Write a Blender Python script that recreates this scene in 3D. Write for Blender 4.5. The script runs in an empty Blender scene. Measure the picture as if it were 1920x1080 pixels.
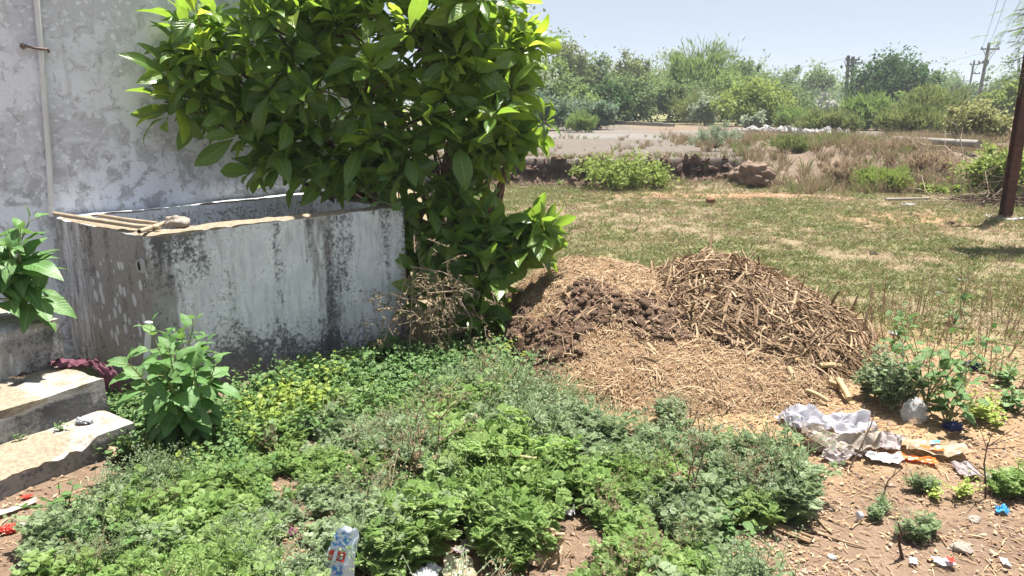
import bpy, math, random
import numpy as np
from mathutils import Matrix, Vector

random.seed(7)
RNG = np.random.default_rng(11)
PI = math.pi
SC = bpy.context.scene
COL = SC.collection

# ---------------------------------------------------------------- camera
FPX, W0, H0 = 1400.0, 1920.0, 1080.0
CAM_H = 1.55
PITCH = math.atan(345.0 / FPX)
CP, SP = math.cos(PITCH), math.sin(PITCH)
cam_d = bpy.data.cameras.new('camera')
cam_d.sensor_width = 36.0
cam_d.lens = 36.0 * FPX / W0
cam_d.clip_start = 0.05
cam_d.clip_end = 3000
cam = bpy.data.objects.new('camera', cam_d)
cam.location = (0, 0, CAM_H)
cam.rotation_euler = (PI / 2 - PITCH, 0, 0)
COL.objects.link(cam)
SC.camera = cam

# ---------------------------------------------------------------- sky, sun, exposure
SUN_H = (0.672, 0.740)
SUN_EL = math.radians(74)
SUN_AZ = math.atan2(SUN_H[0], SUN_H[1])
world = bpy.data.worlds.new('World')
SC.world = world
world.use_nodes = True
wn = world.node_tree.nodes
wl = world.node_tree.links
sky = wn.new('ShaderNodeTexSky')
sky.sky_type = 'NISHITA'
sky.sun_disc = False
sky.sun_elevation = SUN_EL
sky.sun_rotation = SUN_AZ
sky.air_density = 0.6
sky.dust_density = 0.5
sky.ozone_density = 2.5
hz = wn.new('ShaderNodeMix'); hz.data_type = 'RGBA'            # hazy noon: even veil over the clear sky
hz.inputs[0].default_value = 0.85
hz.inputs[7].default_value = (1.93, 2.10, 2.36, 1)
wl.new(sky.outputs[0], hz.inputs[6])
wl.new(hz.outputs[2], wn['Background'].inputs[0])
wn['Background'].inputs[1].default_value = 0.1
sun_d = bpy.data.lights.new('sun', 'SUN')
sun_d.energy = 5.0
sun_d.angle = math.radians(0.5)
sun_d.color = (1.0, 0.955, 0.88)
sun = bpy.data.objects.new('sun', sun_d)
sdir = Vector((SUN_H[0] * math.cos(SUN_EL), SUN_H[1] * math.cos(SUN_EL), math.sin(SUN_EL)))
sun.rotation_euler = sdir.to_track_quat('Z', 'Y').to_euler()
sun.location = (0, 0, 30)
COL.objects.link(sun)
SC.view_settings.view_transform = 'Standard'
SC.view_settings.look = 'None'
SC.view_settings.gamma = 1.0
SC.view_settings.use_curve_mapping = False
SC.view_settings.exposure = 1.58
SC.render.engine = 'CYCLES'
SC.cycles.max_bounces = 8
SC.cycles.transparent_max_bounces = 12
SC.cycles.use_denoising = True

# ---------------------------------------------------------------- numeric helpers
def P(u, v, z=0.0):
    """world point seen at photo pixel (u,v) on the level z"""
    x, y = (u - 960) / FPX, (540 - v) / FPX
    dz = y * CP - SP
    t = (z - CAM_H) / dz
    return np.array((x * t, t * (CP + y * SP), z))

def PY(u, v, Y):
    x, y = (u - 960) / FPX, (540 - v) / FPX
    t = Y / (CP + y * SP)
    return np.array((x * t, Y, CAM_H + t * (y * CP - SP)))

def proj(p):
    p = np.asarray(p, float)
    X, Y, Z = p[..., 0], p[..., 1], p[..., 2] - CAM_H
    d = Y * CP - Z * SP
    up = Y * SP + Z * CP
    return 960 + FPX * X / d, 540 - FPX * up / d, d

def _h(ix, iy, iz, seed):
    n = (ix.astype(np.int64) * 374761393 + iy.astype(np.int64) * 668265263 + iz.astype(np.int64) * 1274126177 + seed * 974634773) & 0xFFFFFFFF
    n = ((n ^ (n >> 13)) * 1274126177) & 0xFFFFFFFF
    n = ((n ^ (n >> 16)) * 2246822519) & 0xFFFFFFFF
    n = n ^ (n >> 15)
    return (n & 0xFFFFFF) / float(0xFFFFFF)

def noise3(x, y, z=0.0, seed=0):
    x, y, z = np.broadcast_arrays(np.asarray(x, float), np.asarray(y, float), np.asarray(z, float))
    ix, iy, iz = np.floor(x), np.floor(y), np.floor(z)
    fx, fy, fz = x - ix, y - iy, z - iz
    fx, fy, fz = [f * f * f * (f * (f * 6 - 15) + 10) for f in (fx, fy, fz)]
    r = 0
    for dx in (0, 1):
        for dy in (0, 1):
            for dz in (0, 1):
                w = (fx if dx else 1 - fx) * (fy if dy else 1 - fy) * (fz if dz else 1 - fz)
                r = r + w * _h(ix + dx, iy + dy, iz + dz, seed)
    return r

def fbm(x, y, z=0.0, o=4, seed=0):
    r, a, s = 0, 0.5, 0
    for k in range(o):
        r = r + a * noise3(np.asarray(x) * 2 ** k, np.asarray(y) * 2 ** k, np.asarray(z) * 2 ** k, seed + k * 17)
        s += a
        a *= 0.5
    return r / s

def sm(a, b, x):
    t = np.clip((x - a) / (b - a), 0, 1)
    return t * t * (3 - 2 * t)

def nrm(v):
    v = np.asarray(v, float)
    return v / (np.linalg.norm(v, axis=-1, keepdims=True) + 1e-9)

def frames(d, n):
    """matrices with columns side, along, normal"""
    d = nrm(d)
    s = nrm(np.cross(d, n))
    z = np.cross(s, d)
    return np.stack((s, d, z), axis=-1)

def inside(poly, x, y):
    x, y = np.asarray(x, float), np.asarray(y, float)
    r = np.zeros(x.shape, bool)
    n = len(poly)
    for i in range(n):
        x0, y0 = poly[i]
        x1, y1 = poly[(i + 1) % n]
        c = ((y0 > y) != (y1 > y)) & (x < (x1 - x0) * (y - y0) / (y1 - y0 + 1e-12) + x0)
        r ^= c
    return r

# ---------------------------------------------------------------- mesh builder
class MB:
    def __init__(s):
        s.v, s.f3, s.f4, s.uv, s.t, s.m3, s.m4, s.n = [], [], [], [], [], [], [], 0
    def add(s, v, f, uv=None, tint=0.0, mat=0):
        v = np.asarray(v, float).reshape(-1, 3)
        f = np.asarray(f, int)
        if len(v) == 0 or len(f) == 0:
            return
        s.v.append(v)
        s.uv.append(np.zeros((len(v), 2)) if uv is None else np.asarray(uv, float).reshape(-1, 2))
        s.t.append(np.broadcast_to(np.asarray(tint, float), (len(v),)))
        mm = np.broadcast_to(np.asarray(mat, int), (len(f),))
        if f.shape[1] == 3:
            s.f3.append(f + s.n); s.m3.append(mm)
        else:
            s.f4.append(f + s.n); s.m4.append(mm)
        s.n += len(v)
    def inst(s, v, f, R, T, S=None, uv=None, tint=0.0, mat=0):
        v = np.asarray(v, float); f = np.asarray(f, int)
        N, V = len(T), len(v)
        if N == 0:
            return
        S = np.ones(N) if S is None else np.asarray(S, float)
        out = np.einsum('nij,vj->nvi', R, v)
        out = out * (S[:, None, None] if S.ndim == 1 else 1) + np.asarray(T)[:, None, :]
        ff = (f[None] + (np.arange(N) * V)[:, None, None]).reshape(-1, f.shape[1])
        t = np.repeat(np.broadcast_to(np.asarray(tint, float), (N,)), V)
        u = None if uv is None else np.tile(np.asarray(uv), (N, 1))
        s.add(out.reshape(-1, 3), ff, u, t, mat)
    def box(s, lo, hi, R=None, o=(0, 0, 0), tint=0.0, mat=0):
        lo, hi = np.array(lo, float), np.array(hi, float)
        v = np.array([[(hi if i & 1 else lo)[0], (hi if i & 2 else lo)[1], (hi if i & 4 else lo)[2]] for i in range(8)])
        if R is not None:
            v = v @ np.asarray(R).T
        v = v + np.asarray(o)
        s.add(v, [[0, 2, 3, 1], [4, 5, 7, 6], [0, 1, 5, 4], [2, 6, 7, 3], [0, 4, 6, 2], [1, 3, 7, 5]], tint=tint, mat=mat)
    def tube(s, path, r, n=6, cap=True, tint=0.0, mat=0, flat=1.0):
        p = np.asarray(path, float)
        k = len(p)
        r = np.broadcast_to(np.asarray(r, float), (k,))
        d = nrm(np.gradient(p, axis=0))
        ref = np.array((0, 0, 1.0)) if abs(d[0][2]) < 0.9 else np.array((1.0, 0, 0))
        ang = np.arange(n) * 2 * PI / n
        vs = []
        a = nrm(np.cross(d[0], ref))
        for i in range(k):
            a = nrm(a - d[i] * np.dot(a, d[i]))
            b = np.cross(d[i], a)
            vs.append(p[i] + r[i] * (np.cos(ang)[:, None] * a + flat * np.sin(ang)[:, None] * b))
        v = np.concatenate(vs)
        f = []
        for i in range(k - 1):
            for j in range(n):
                q = (j + 1) % n
                f.append([i * n + j, i * n + q, (i + 1) * n + q, (i + 1) * n + j])
        uv = np.stack((np.tile(np.arange(n) / n, k), np.repeat(np.arange(k) / max(1, k - 1), n)), -1)
        s.add(v, f, uv, tint, mat)
        if cap:
            c0 = np.concatenate((vs[0], p[:1])); c1 = np.concatenate((vs[-1], p[-1:]))
            s.add(c0, [[(j + 1) % n, j, n] for j in range(n)], tint=tint, mat=mat)
            s.add(c1, [[j, (j + 1) % n, n] for j in range(n)], tint=tint, mat=mat)
    def grid(s, V, uv=None, tint=0.0, mat=0, flip=False):
        """V: (a,b,3) array"""
        V = np.asarray(V, float)
        a, b = V.shape[:2]
        i = np.arange(a * b).reshape(a, b)
        f = np.stack((i[:-1, :-1], i[1:, :-1], i[1:, 1:], i[:-1, 1:]), -1).reshape(-1, 4)
        if flip:
            f = f[:, ::-1]
        if uv is None:
            U, T = np.meshgrid(np.linspace(0, 1, a), np.linspace(0, 1, b), indexing='ij')
            uv = np.stack((U, T), -1)
        s.add(V.reshape(-1, 3), f, uv.reshape(-1, 2), np.asarray(tint).reshape(-1) if np.ndim(tint) else tint, mat)
    def build(s, name, mat, parent=None, smooth=True, attrs=None, extra=()):
        v = np.concatenate(s.v)
        if parent is not None:
            v = v - off(parent)
        me = mesh_from(name, v, s.f4, s.f3, s.m4, s.m3, np.concatenate(s.uv), np.concatenate(s.t), smooth, attrs)
        for m in ([mat] if not isinstance(mat, (list, tuple)) else mat):
            me.materials.append(m)
        return link(name, me, parent)

def mesh_from(name, v, f4, f3, m4, m3, uv, tint, smooth=True, attrs=None):
    me = bpy.data.meshes.new(name)
    a4 = np.concatenate(f4) if f4 else np.zeros((0, 4), int)
    a3 = np.concatenate(f3) if f3 else np.zeros((0, 3), int)
    li = np.concatenate((a4.ravel(), a3.ravel())).astype(np.int32)
    n4, n3 = len(a4), len(a3)
    start = np.concatenate((np.arange(n4) * 4, n4 * 4 + np.arange(n3) * 3)).astype(np.int32)
    me.vertices.add(len(v))
    me.vertices.foreach_set('co', v.astype(np.float32).ravel())
    me.loops.add(len(li))
    me.loops.foreach_set('vertex_index', li)
    me.polygons.add(n4 + n3)
    me.polygons.foreach_set('loop_start', start)
    mi = np.concatenate([np.concatenate(m4) if m4 else np.zeros(0, int), np.concatenate(m3) if m3 else np.zeros(0, int)]).astype(np.int32)
    me.polygons.foreach_set('material_index', mi)
    me.polygons.foreach_set('use_smooth', np.full(n4 + n3, bool(smooth)))
    me.update(calc_edges=True)
    if uv is not None:
        ul = me.uv_layers.new(name='UVMap')
        ul.data.foreach_set('uv', uv[li].astype(np.float32).ravel())
    if tint is not None:
        at = me.attributes.new('tint', 'FLOAT', 'POINT')
        at.data.foreach_set('value', tint.astype(np.float32))
    for k, arr in (attrs or {}).items():
        arr = np.asarray(arr, np.float32)
        if arr.ndim == 1:
            at = me.attributes.new(k, 'FLOAT', 'POINT')
            at.data.foreach_set('value', arr)
        else:
            at = me.attributes.new(k, 'FLOAT_COLOR', 'POINT')
            at.data.foreach_set('color', np.concatenate((arr, np.ones((len(arr), 1), np.float32)), 1).ravel())
    me.validate()
    return me

def off(o):
    r = np.zeros(3)
    while o is not None:
        r = r + np.array(o.location)
        o = o.parent
    return r

def link(name, me, parent=None):
    o = bpy.data.objects.new(name, me)
    COL.objects.link(o)
    if parent is not None:
        o.parent = parent
    return o

def thing(name, label, cat, loc, group=None):
    o = bpy.data.objects.new(name, None)
    COL.objects.link(o)
    o.location = tuple(loc)
    o.empty_display_size = 0.1
    return tag(o, label, cat, group)

def tag(o, label, cat, group=None):
    o['label'] = label
    o['category'] = cat
    if group:
        o['group'] = group
    return o

def kind(o, k, label=None):
    o['kind'] = k
    if label:
        o['label'] = label
    return o

def solo(mb, name, mat, label, cat, loc, group=None, smooth=True):
    """a thing that is one mesh, origin at its base"""
    v = np.concatenate(mb.v)
    loc = np.asarray(loc, float)
    mb.v = [v - loc]
    o = mb.build(name, mat, None, smooth)
    o.location = tuple(loc)
    return tag(o, label, cat, group)

# ---------------------------------------------------------------- materials
def mat_new(name):
    m = bpy.data.materials.new(name)
    m.use_nodes = True
    nt = m.node_tree
    return m, nt, nt.nodes['Principled BSDF'], nt.nodes['Material Output']

class NT:
    """tiny helper to write node chains"""
    def __init__(s, nt):
        s.nt = nt
    def n(s, typ, **kw):
        x = s.nt.nodes.new(typ)
        for k, v in kw.items():
            setattr(x, k, v)
        return x
    def l(s, a, b):
        s.nt.links.new(a, b)
    def inp(s, sock, v):
        if hasattr(v, 'is_linked') or hasattr(v, 'links'):
            s.l(v, sock)
        else:
            sock.default_value = v
    def math(s, op, a, b=None, c=None, clamp=False):
        x = s.n('ShaderNodeMath', operation=op, use_clamp=clamp)
        s.inp(x.inputs[0], a)
        if b is not None: s.inp(x.inputs[1], b)
        if c is not None: s.inp(x.inputs[2], c)
        return x.outputs[0]
    def mix(s, f, a, b, mode='MIX'):
        x = s.n('ShaderNodeMix', data_type='RGBA', blend_type=mode)
        s.inp(x.inputs[0], f)
        s.inp(x.inputs[6], a if hasattr(a, 'links') else (*a, 1))
        s.inp(x.inputs[7], b if hasattr(b, 'links') else (*b, 1))
        return x.outputs[2]
    def noise(s, vec, scale, det=4, rough=0.55, dist=0.0):
        x = s.n('ShaderNodeTexNoise')
        s.l(vec, x.inputs['Vector'])
        x.inputs['Scale'].default_value = scale
        x.inputs['Detail'].default_value = det
        x.inputs['Roughness'].default_value = rough
        x.inputs['Distortion'].default_value = dist
        return x.outputs[0]
    def voro(s, vec, scale, feature='F1', out=0, rand=1.0):
        x = s.n('ShaderNodeTexVoronoi', feature=feature)
        s.l(vec, x.inputs['Vector'])
        x.inputs['Scale'].default_value = scale
        x.inputs['Randomness'].default_value = rand
        return x.outputs[out]
    def ramp(s, f, a, b):
        x = s.n('ShaderNodeMapRange', interpolation_type='SMOOTHSTEP')
        s.inp(x.inputs[0], f)
        x.inputs[1].default_value = a
        x.inputs[2].default_value = b
        return x.outputs[0]
    def scale(s, vec, sc):
        x = s.n('ShaderNodeMapping')
        s.l(vec, x.inputs[0])
        x.inputs['Scale'].default_value = sc
        return x.outputs[0]
    def coord(s, which='Object'):
        return s.n('ShaderNodeTexCoord').outputs[which]
    def attr(s, name, out='Fac'):
        return s.n('ShaderNodeAttribute', attribute_name=name).outputs[out]
    def bump(s, h, strength=0.4, dist=0.01):
        x = s.n('ShaderNodeBump')
        s.l(h, x.inputs['Height'])
        x.inputs['Strength'].default_value = strength
        x.inputs['Distance'].default_value = dist
        return x.outputs[0]

def m_simple(name, c1, c2=None, scale=20, rough=0.7, bump=0.0, spec=0.3, metal=0.0, det=5, bdist=0.004):
    m, nt, b, out = mat_new(name)
    t = NT(nt)
    c = t.coord()
    nz = t.noise(c, scale, det)
    col = t.mix(t.ramp(nz, 0.3, 0.7), c1, c2 or tuple(x * 0.7 for x in c1))
    t.l(col, b.inputs['Base Color'])
    b.inputs['Roughness'].default_value = rough
    b.inputs['Specular IOR Level'].default_value = spec
    b.inputs['Metallic'].default_value = metal
    if bump:
        t.l(t.bump(nz, bump, bdist), b.inputs['Normal'])
    return m

def m_tint(name, cols, rough=0.8, spec=0.2, trans=0.0, nscale=60, var=0.35):
    """colour picked along a ramp by the tint attribute and the per-object random number"""
    m, nt, b, out = mat_new(name)
    t = NT(nt)
    f = t.math('FRACT', t.math('ADD', t.attr('tint'), t.n('ShaderNodeObjectInfo').outputs['Random']))
    r = t.n('ShaderNodeValToRGB')
    t.l(f, r.inputs[0])
    e = r.color_ramp.elements
    while len(e) < len(cols):
        e.new(0.5)
    for i, c in enumerate(cols):
        e[i].position = i / (len(cols) - 1)
        e[i].color = (*c, 1)
    nz = t.noise(t.coord(), nscale, 3)
    col = t.mix(t.math('MULTIPLY', t.ramp(nz, 0.35, 0.75), var), r.outputs[0], (0, 0, 0), 'MIX')
    t.l(col, b.inputs['Base Color'])
    b.inputs['Roughness'].default_value = rough
    b.inputs['Specular IOR Level'].default_value = spec
    if trans:
        tr = t.n('ShaderNodeBsdfTranslucent')
        t.l(col, tr.inputs[0])
        mx = t.n('ShaderNodeMixShader')
        mx.inputs[0].default_value = trans
        t.l(b.outputs[0], mx.inputs[1]); t.l(tr.outputs[0], mx.inputs[2])
        t.l(mx.outputs[0], out.inputs[0])
    return m

def m_leaf(name, cols, tcol, rough=0.35, spec=0.5, trans=0.35, veins=0.0, nveins=9, backc=None):
    m, nt, b, out = mat_new(name)
    t = NT(nt)
    f = t.math('FRACT', t.math('ADD', t.attr('tint'), t.n('ShaderNodeObjectInfo').outputs['Random']))
    r = t.n('ShaderNodeValToRGB')
    t.l(f, r.inputs[0])
    e = r.color_ramp.elements
    while len(e) < len(cols):
        e.new(0.5)
    for i, c in enumerate(cols):
        e[i].position = i / (len(cols) - 1)
        e[i].color = (*c, 1)
    col = r.outputs[0]
    nz = t.noise(t.coord(), 35, 3)
    col = t.mix(t.math('MULTIPLY', t.ramp(nz, 0.3, 0.8), 0.3), col, tuple(x * 0.45 for x in cols[0]))
    if veins:
        sp = t.n('ShaderNodeSeparateXYZ')
        t.l(t.n('ShaderNodeUVMap').outputs[0], sp.inputs[0])
        au = t.math('ABSOLUTE', t.math('SUBTRACT', sp.outputs[0], 0.5))
        mid = t.math('SUBTRACT', 1.0, t.ramp(au, 0.012, 0.05))
        w = t.math('FRACT', t.math('SUBTRACT', t.math('MULTIPLY', sp.outputs[1], nveins), t.math('MULTIPLY', au, 5.0)))
        lat = t.math('SUBTRACT', 1.0, t.ramp(t.math('ABSOLUTE', t.math('SUBTRACT', w, 0.5)), 0.02, 0.16))
        vv = t.math('MAXIMUM', mid, t.math('MULTIPLY', lat, 0.55))
        col = t.mix(t.math('MULTIPLY', vv, veins), col, tuple(min(1, x * 1.9 + 0.04) for x in cols[-1]))
        hb = t.math('ADD', t.math('MULTIPLY', t.math('SUBTRACT', 1.0, vv), 1.0), t.math('MULTIPLY', nz, 0.8))
        t.l(t.bump(hb, 0.45, 0.004), b.inputs['Normal'])
    if backc:
        gb = t.n('ShaderNodeNewGeometry').outputs['Backfacing']
        col = t.mix(gb, col, t.mix(0.6, col, backc))
    t.l(col, b.inputs['Base Color'])
    b.inputs['Roughness'].default_value = rough
    b.inputs['Specular IOR Level'].default_value = spec
    tr = t.n('ShaderNodeBsdfTranslucent')
    t.l(t.mix(0.5, col, tcol), tr.inputs[0])
    mx = t.n('ShaderNodeMixShader')
    mx.inputs[0].default_value = trans
    t.l(b.outputs[0], mx.inputs[1]); t.l(tr.outputs[0], mx.inputs[2])
    t.l(mx.outputs[0], out.inputs[0])
    return m

def m_plastic(name, c, alpha=1.0, rough=0.25, trans=0.3, c2=None, sc=14):
    m, nt, b, out = mat_new(name)
    t = NT(nt)
    nz = t.noise(t.coord(), sc, 3, 0.6, 1.0)
    col = t.mix(t.ramp(nz, 0.42, 0.62), c, c2 or tuple(x * 0.75 for x in c))
    t.l(col, b.inputs['Base Color'])
    b.inputs['Roughness'].default_value = rough
    t.l(t.bump(t.noise(t.coord(), 60, 2), 0.35, 0.006), b.inputs['Normal'])
    tr = t.n('ShaderNodeBsdfTranslucent')
    t.l(col, tr.inputs[0])
    mx = t.n('ShaderNodeMixShader'); mx.inputs[0].default_value = trans
    t.l(b.outputs[0], mx.inputs[1]); t.l(tr.outputs[0], mx.inputs[2])
    res = mx.outputs[0]
    if alpha < 1:
        tp = t.n('ShaderNodeBsdfTransparent')
        mx2 = t.n('ShaderNodeMixShader'); mx2.inputs[0].default_value = alpha
        t.l(tp.outputs[0], mx2.inputs[1]); t.l(res, mx2.inputs[2])
        res = mx2.outputs[0]
    t.l(res, out.inputs[0])
    return m

def m_ground():
    m, nt, b, out = mat_new('soil')
    t = NT(nt)
    c = t.coord()
    base = t.attr('soilcol', 'Color')
    n1 = t.noise(c, 9, 6, 0.65)
    n2 = t.noise(c, 70, 4, 0.6)
    n3 = t.voro(c, 55)
    col = t.mix(t.math('MULTIPLY', t.ramp(n1, 0.35, 0.7), 0.45), base, t.mix(1.0, base, (0.55, 0.5, 0.45), 'MULTIPLY'))
    col = t.mix(t.math('MULTIPLY', t.ramp(n2, 0.5, 0.72), 0.5), col, t.mix(1.0, base, (1.45, 1.4, 1.3), 'MULTIPLY'))
    col = t.mix(t.math('MULTIPLY', t.ramp(n2, 0.46, 0.3), 0.55), col, t.mix(1.0, base, (0.5, 0.45, 0.4), 'MULTIPLY'))
    t.l(col, b.inputs['Base Color'])
    b.inputs['Roughness'].default_value = 0.95
    b.inputs['Specular IOR Level'].default_value = 0.1
    h = t.math('ADD', t.math('MULTIPLY', n1, 0.6), t.math('ADD', t.math('MULTIPLY', n2, 0.5), t.math('MULTIPLY', n3, 0.35)))
    t.l(t.bump(h, 0.8, 0.02), b.inputs['Normal'])
    return m

def m_wall():
    m, nt, b, out = mat_new('weathered_whitewash')
    t = NT(nt)
    c = t.coord()
    big = t.noise(c, 1.6, 3, 0.5, 0.4)
    mid = t.noise(c, 11, 7, 0.7, 0.5)
    fine = t.noise(c, 60, 4, 0.6)
    dist = t.n('ShaderNodeVectorMath', operation='ADD')
    nzc = t.n('ShaderNodeTexNoise'); t.l(c, nzc.inputs['Vector']); nzc.inputs['Scale'].default_value = 14; nzc.inputs['Detail'].default_value = 3
    sc = t.n('ShaderNodeVectorMath', operation='SCALE'); t.l(nzc.outputs['Color'], sc.inputs[0]); sc.inputs['Scale'].default_value = 0.09
    t.l(c, dist.inputs[0]); t.l(sc.outputs[0], dist.inputs[1])
    cell = t.voro(dist.outputs[0], 21, 'F1')
    crack = t.voro(dist.outputs[0], 9, 'DISTANCE_TO_EDGE')
    # lime wash flakes: islands of white left inside grey areas
    peel = t.ramp(t.math('ADD', t.math('MULTIPLY', big, 0.75), t.math('MULTIPLY', mid, 0.55)), 0.60, 0.71)
    isle = t.ramp(t.math('ADD', cell, t.math('MULTIPLY', mid, 0.55)), 0.56, 0.62)
    grey = t.math('MULTIPLY', peel, isle)
    lines = t.math('MULTIPLY', t.math('SUBTRACT', 1.0, t.ramp(crack, 0.0, 0.05)), t.ramp(mid, 0.47, 0.56))
    white = t.mix(t.ramp(mid, 0.3, 0.75), (0.72, 0.75, 0.83), (0.83, 0.86, 0.92))
    white = t.mix(t.math('MULTIPLY', t.ramp(t.noise(c, 2.6, 4), 0.45, 0.7), 0.45), white, (0.64, 0.66, 0.71))
    col = t.mix(t.math('MULTIPLY', grey, 0.72), white, (0.50, 0.51, 0.55))
    col = t.mix(t.math('MULTIPLY', lines, 0.5), col, (0.28, 0.28, 0.30))
    st = t.noise(t.scale(c, (5, 5, 0.7)), 3, 4, 0.6)
    # darker algae belt on the foot of the wall
    sp = t.n('ShaderNodeSeparateXYZ'); t.l(c, sp.inputs[0])
    low = t.math('SUBTRACT', 1.0, t.ramp(sp.outputs[2], 0.9, 1.75))
    col = t.mix(t.math('MULTIPLY', t.math('MULTIPLY', low, t.ramp(mid, 0.48, 0.58)), 0.6), col, (0.30, 0.30, 0.32))
    col = t.mix(t.math('MULTIPLY', t.ramp(st, 0.56, 0.72), 0.4), col, (0.35, 0.345, 0.34))
    col = t.mix(t.math('MULTIPLY', t.ramp(fine, 0.55, 0.75), 0.25), col, (0.32, 0.32, 0.34))
    t.l(col, b.inputs['Base Color'])
    b.inputs['Roughness'].default_value = 0.9
    b.inputs['Specular IOR Level'].default_value = 0.15
    h = t.math('ADD', t.math('MULTIPLY', grey, -0.6), t.math('ADD', t.math('MULTIPLY', mid, 0.7), t.math('MULTIPLY', fine, 0.3)))
    t.l(t.bump(h, 0.6, 0.008), b.inputs['Normal'])
    return m

def m_tank():
    """whitewashed cement with mould; attributes: grime (black mould; painted shade on the treads), brown (mud; same shade), worn (bare cement)"""
    m, nt, b, out = mat_new('mouldy_cement')
    t = NT(nt)
    c = t.coord()
    n1 = t.noise(c, 9, 7, 0.68, 0.3)
    n2 = t.noise(c, 52, 6, 0.7)
    n3 = t.noise(t.scale(c, (9, 9, 1.4)), 3.2, 6, 0.68, 0.5)
    g = t.attr('grime_shade'); br = t.attr('brown'); wo = t.attr('worn'); fl = t.attr('flake')
    white = t.mix(t.ramp(n1, 0.3, 0.72), (0.60, 0.615, 0.65), (0.80, 0.815, 0.85))
    col = t.mix(t.math('MULTIPLY', t.ramp(n3, 0.46, 0.7), 0.6), white, (0.36, 0.355, 0.36))
    brm = t.ramp(t.math('ADD', br, t.math('MULTIPLY', t.math('SUBTRACT', n3, 0.5), 1.4)), 0.25, 0.75)
    col = t.mix(t.math('MULTIPLY', brm, 0.85), col, t.mix(t.ramp(n2, 0.35, 0.65), (0.19, 0.175, 0.16), (0.34, 0.32, 0.30)))
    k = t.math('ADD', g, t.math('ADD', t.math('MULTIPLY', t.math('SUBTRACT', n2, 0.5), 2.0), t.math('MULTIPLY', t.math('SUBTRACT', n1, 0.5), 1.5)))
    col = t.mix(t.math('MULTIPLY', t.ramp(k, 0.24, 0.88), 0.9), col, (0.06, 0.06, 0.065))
    # flakes of surviving whitewash
    cell = t.voro(t.scale(c, (1, 1, 0.62)), 17, 'F1')
    flm = t.math('MULTIPLY', t.ramp(t.math('ADD', cell, t.math('MULTIPLY', n2, 0.35)), 0.52, 0.47), t.ramp(fl, 0.4, 0.6))
    col = t.mix(flm, col, (0.58, 0.60, 0.64))
    col = t.mix(t.ramp(t.math('ADD', wo, t.math('MULTIPLY', t.math('SUBTRACT', n1, 0.5), 0.7)), 0.42, 0.6), col, t.mix(t.ramp(n2, 0.35, 0.7), (0.185, 0.15, 0.108), (0.29, 0.245, 0.185)))
    t.l(col, b.inputs['Base Color'])
    b.inputs['Roughness'].default_value = 0.92
    b.inputs['Specular IOR Level'].default_value = 0.15
    h = t.math('ADD', t.math('MULTIPLY', n1, 0.8), t.math('ADD', t.math('MULTIPLY', n2, 0.5), t.math('MULTIPLY', flm, 0.25)))
    t.l(t.bump(h, 0.6, 0.01), b.inputs['Normal'])
    return m

def m_heap():
    m, nt, b, out = mat_new('heap_matter')
    t = NT(nt)
    c = t.coord()
    base = t.attr('soilcol', 'Color')
    n2 = t.noise(c, 90, 5, 0.7)
    n1 = t.noise(c, 28, 5, 0.65)
    col = t.mix(t.math('MULTIPLY', t.ramp(n2, 0.5, 0.68), 0.6), base, t.mix(1.0, base, (1.7, 1.6, 1.5), 'MULTIPLY'))
    col = t.mix(t.math('MULTIPLY', t.ramp(n2, 0.48, 0.32), 0.7), col, t.mix(1.0, base, (0.4, 0.35, 0.3), 'MULTIPLY'))
    t.l(col, b.inputs['Base Color'])
    b.inputs['Roughness'].default_value = 0.95
    b.inputs['Specular IOR Level'].default_value = 0.1
    t.l(t.bump(t.math('ADD', n1, t.math('MULTIPLY', n2, 0.7)), 1.0, 0.03), b.inputs['Normal'])
    return m

M = {}
M['soil'] = m_ground()
M['wall'] = m_wall()
M['tank'] = m_tank()
M['heap'] = m_heap()
M['cement'] = m_simple('bare_plaster', (0.30, 0.295, 0.30), (0.42, 0.42, 0.43), 9, 0.95, 0.6, det=7, bdist=0.01)
M['pvc'] = m_simple('white_pvc', (0.66, 0.67, 0.68), (0.56, 0.56, 0.56), 6, 0.4)
M['pvc_cream'] = m_simple('cream_pvc', (0.36, 0.30, 0.22), (0.28, 0.22, 0.155), 14, 0.5)
M['rust'] = m_simple('rusty_steel', (0.10, 0.035, 0.022), (0.045, 0.018, 0.014), 14, 0.75, 0.5, det=7)
M['iron'] = m_simple('old_iron', (0.09, 0.06, 0.05), (0.2, 0.16, 0.14), 60, 0.7, 0.5)
M['dark'] = m_simple('hole_dark', (0.015, 0.013, 0.012), None, 20, 0.9)
M['stone'] = m_simple('grey_stone', (0.30, 0.26, 0.22), (0.18, 0.16, 0.14), 40, 0.95, 0.9, det=7, bdist=0.01)
M['rockearth'] = m_simple('packed_earth', (0.205, 0.148, 0.108), (0.13, 0.09, 0.066), 7, 0.95, 0.9, det=8, bdist=0.03)
M['brick'] = m_simple('broken_brick', (0.24, 0.10, 0.06), (0.16, 0.07, 0.05), 30, 0.95, 0.7)
M['white_stone'] = m_simple('white_rubble', (0.40, 0.39, 0.38), (0.25, 0.24, 0.235), 5, 0.9, 0.4)
M['clod'] = m_simple('dry_dung', (0.035, 0.024, 0.018), (0.08, 0.055, 0.04), 40, 0.95, 0.8)
M['dung'] = m_simple('damp_dung', (0.105, 0.064, 0.043), (0.21, 0.135, 0.09), 70, 0.95, 0.9, det=7, bdist=0.015)
M['bark'] = m_simple('brown_bark', (0.16, 0.115, 0.08), (0.09, 0.065, 0.05), 25, 0.9, 0.7)
M['twig'] = m_simple('dry_twig', (0.34, 0.27, 0.20), (0.20, 0.15, 0.11), 30, 0.9, 0.3)
M['darktwig'] = m_simple('dark_twig', (0.10, 0.06, 0.045), (0.05, 0.03, 0.025), 30, 0.9, 0.3)
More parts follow.
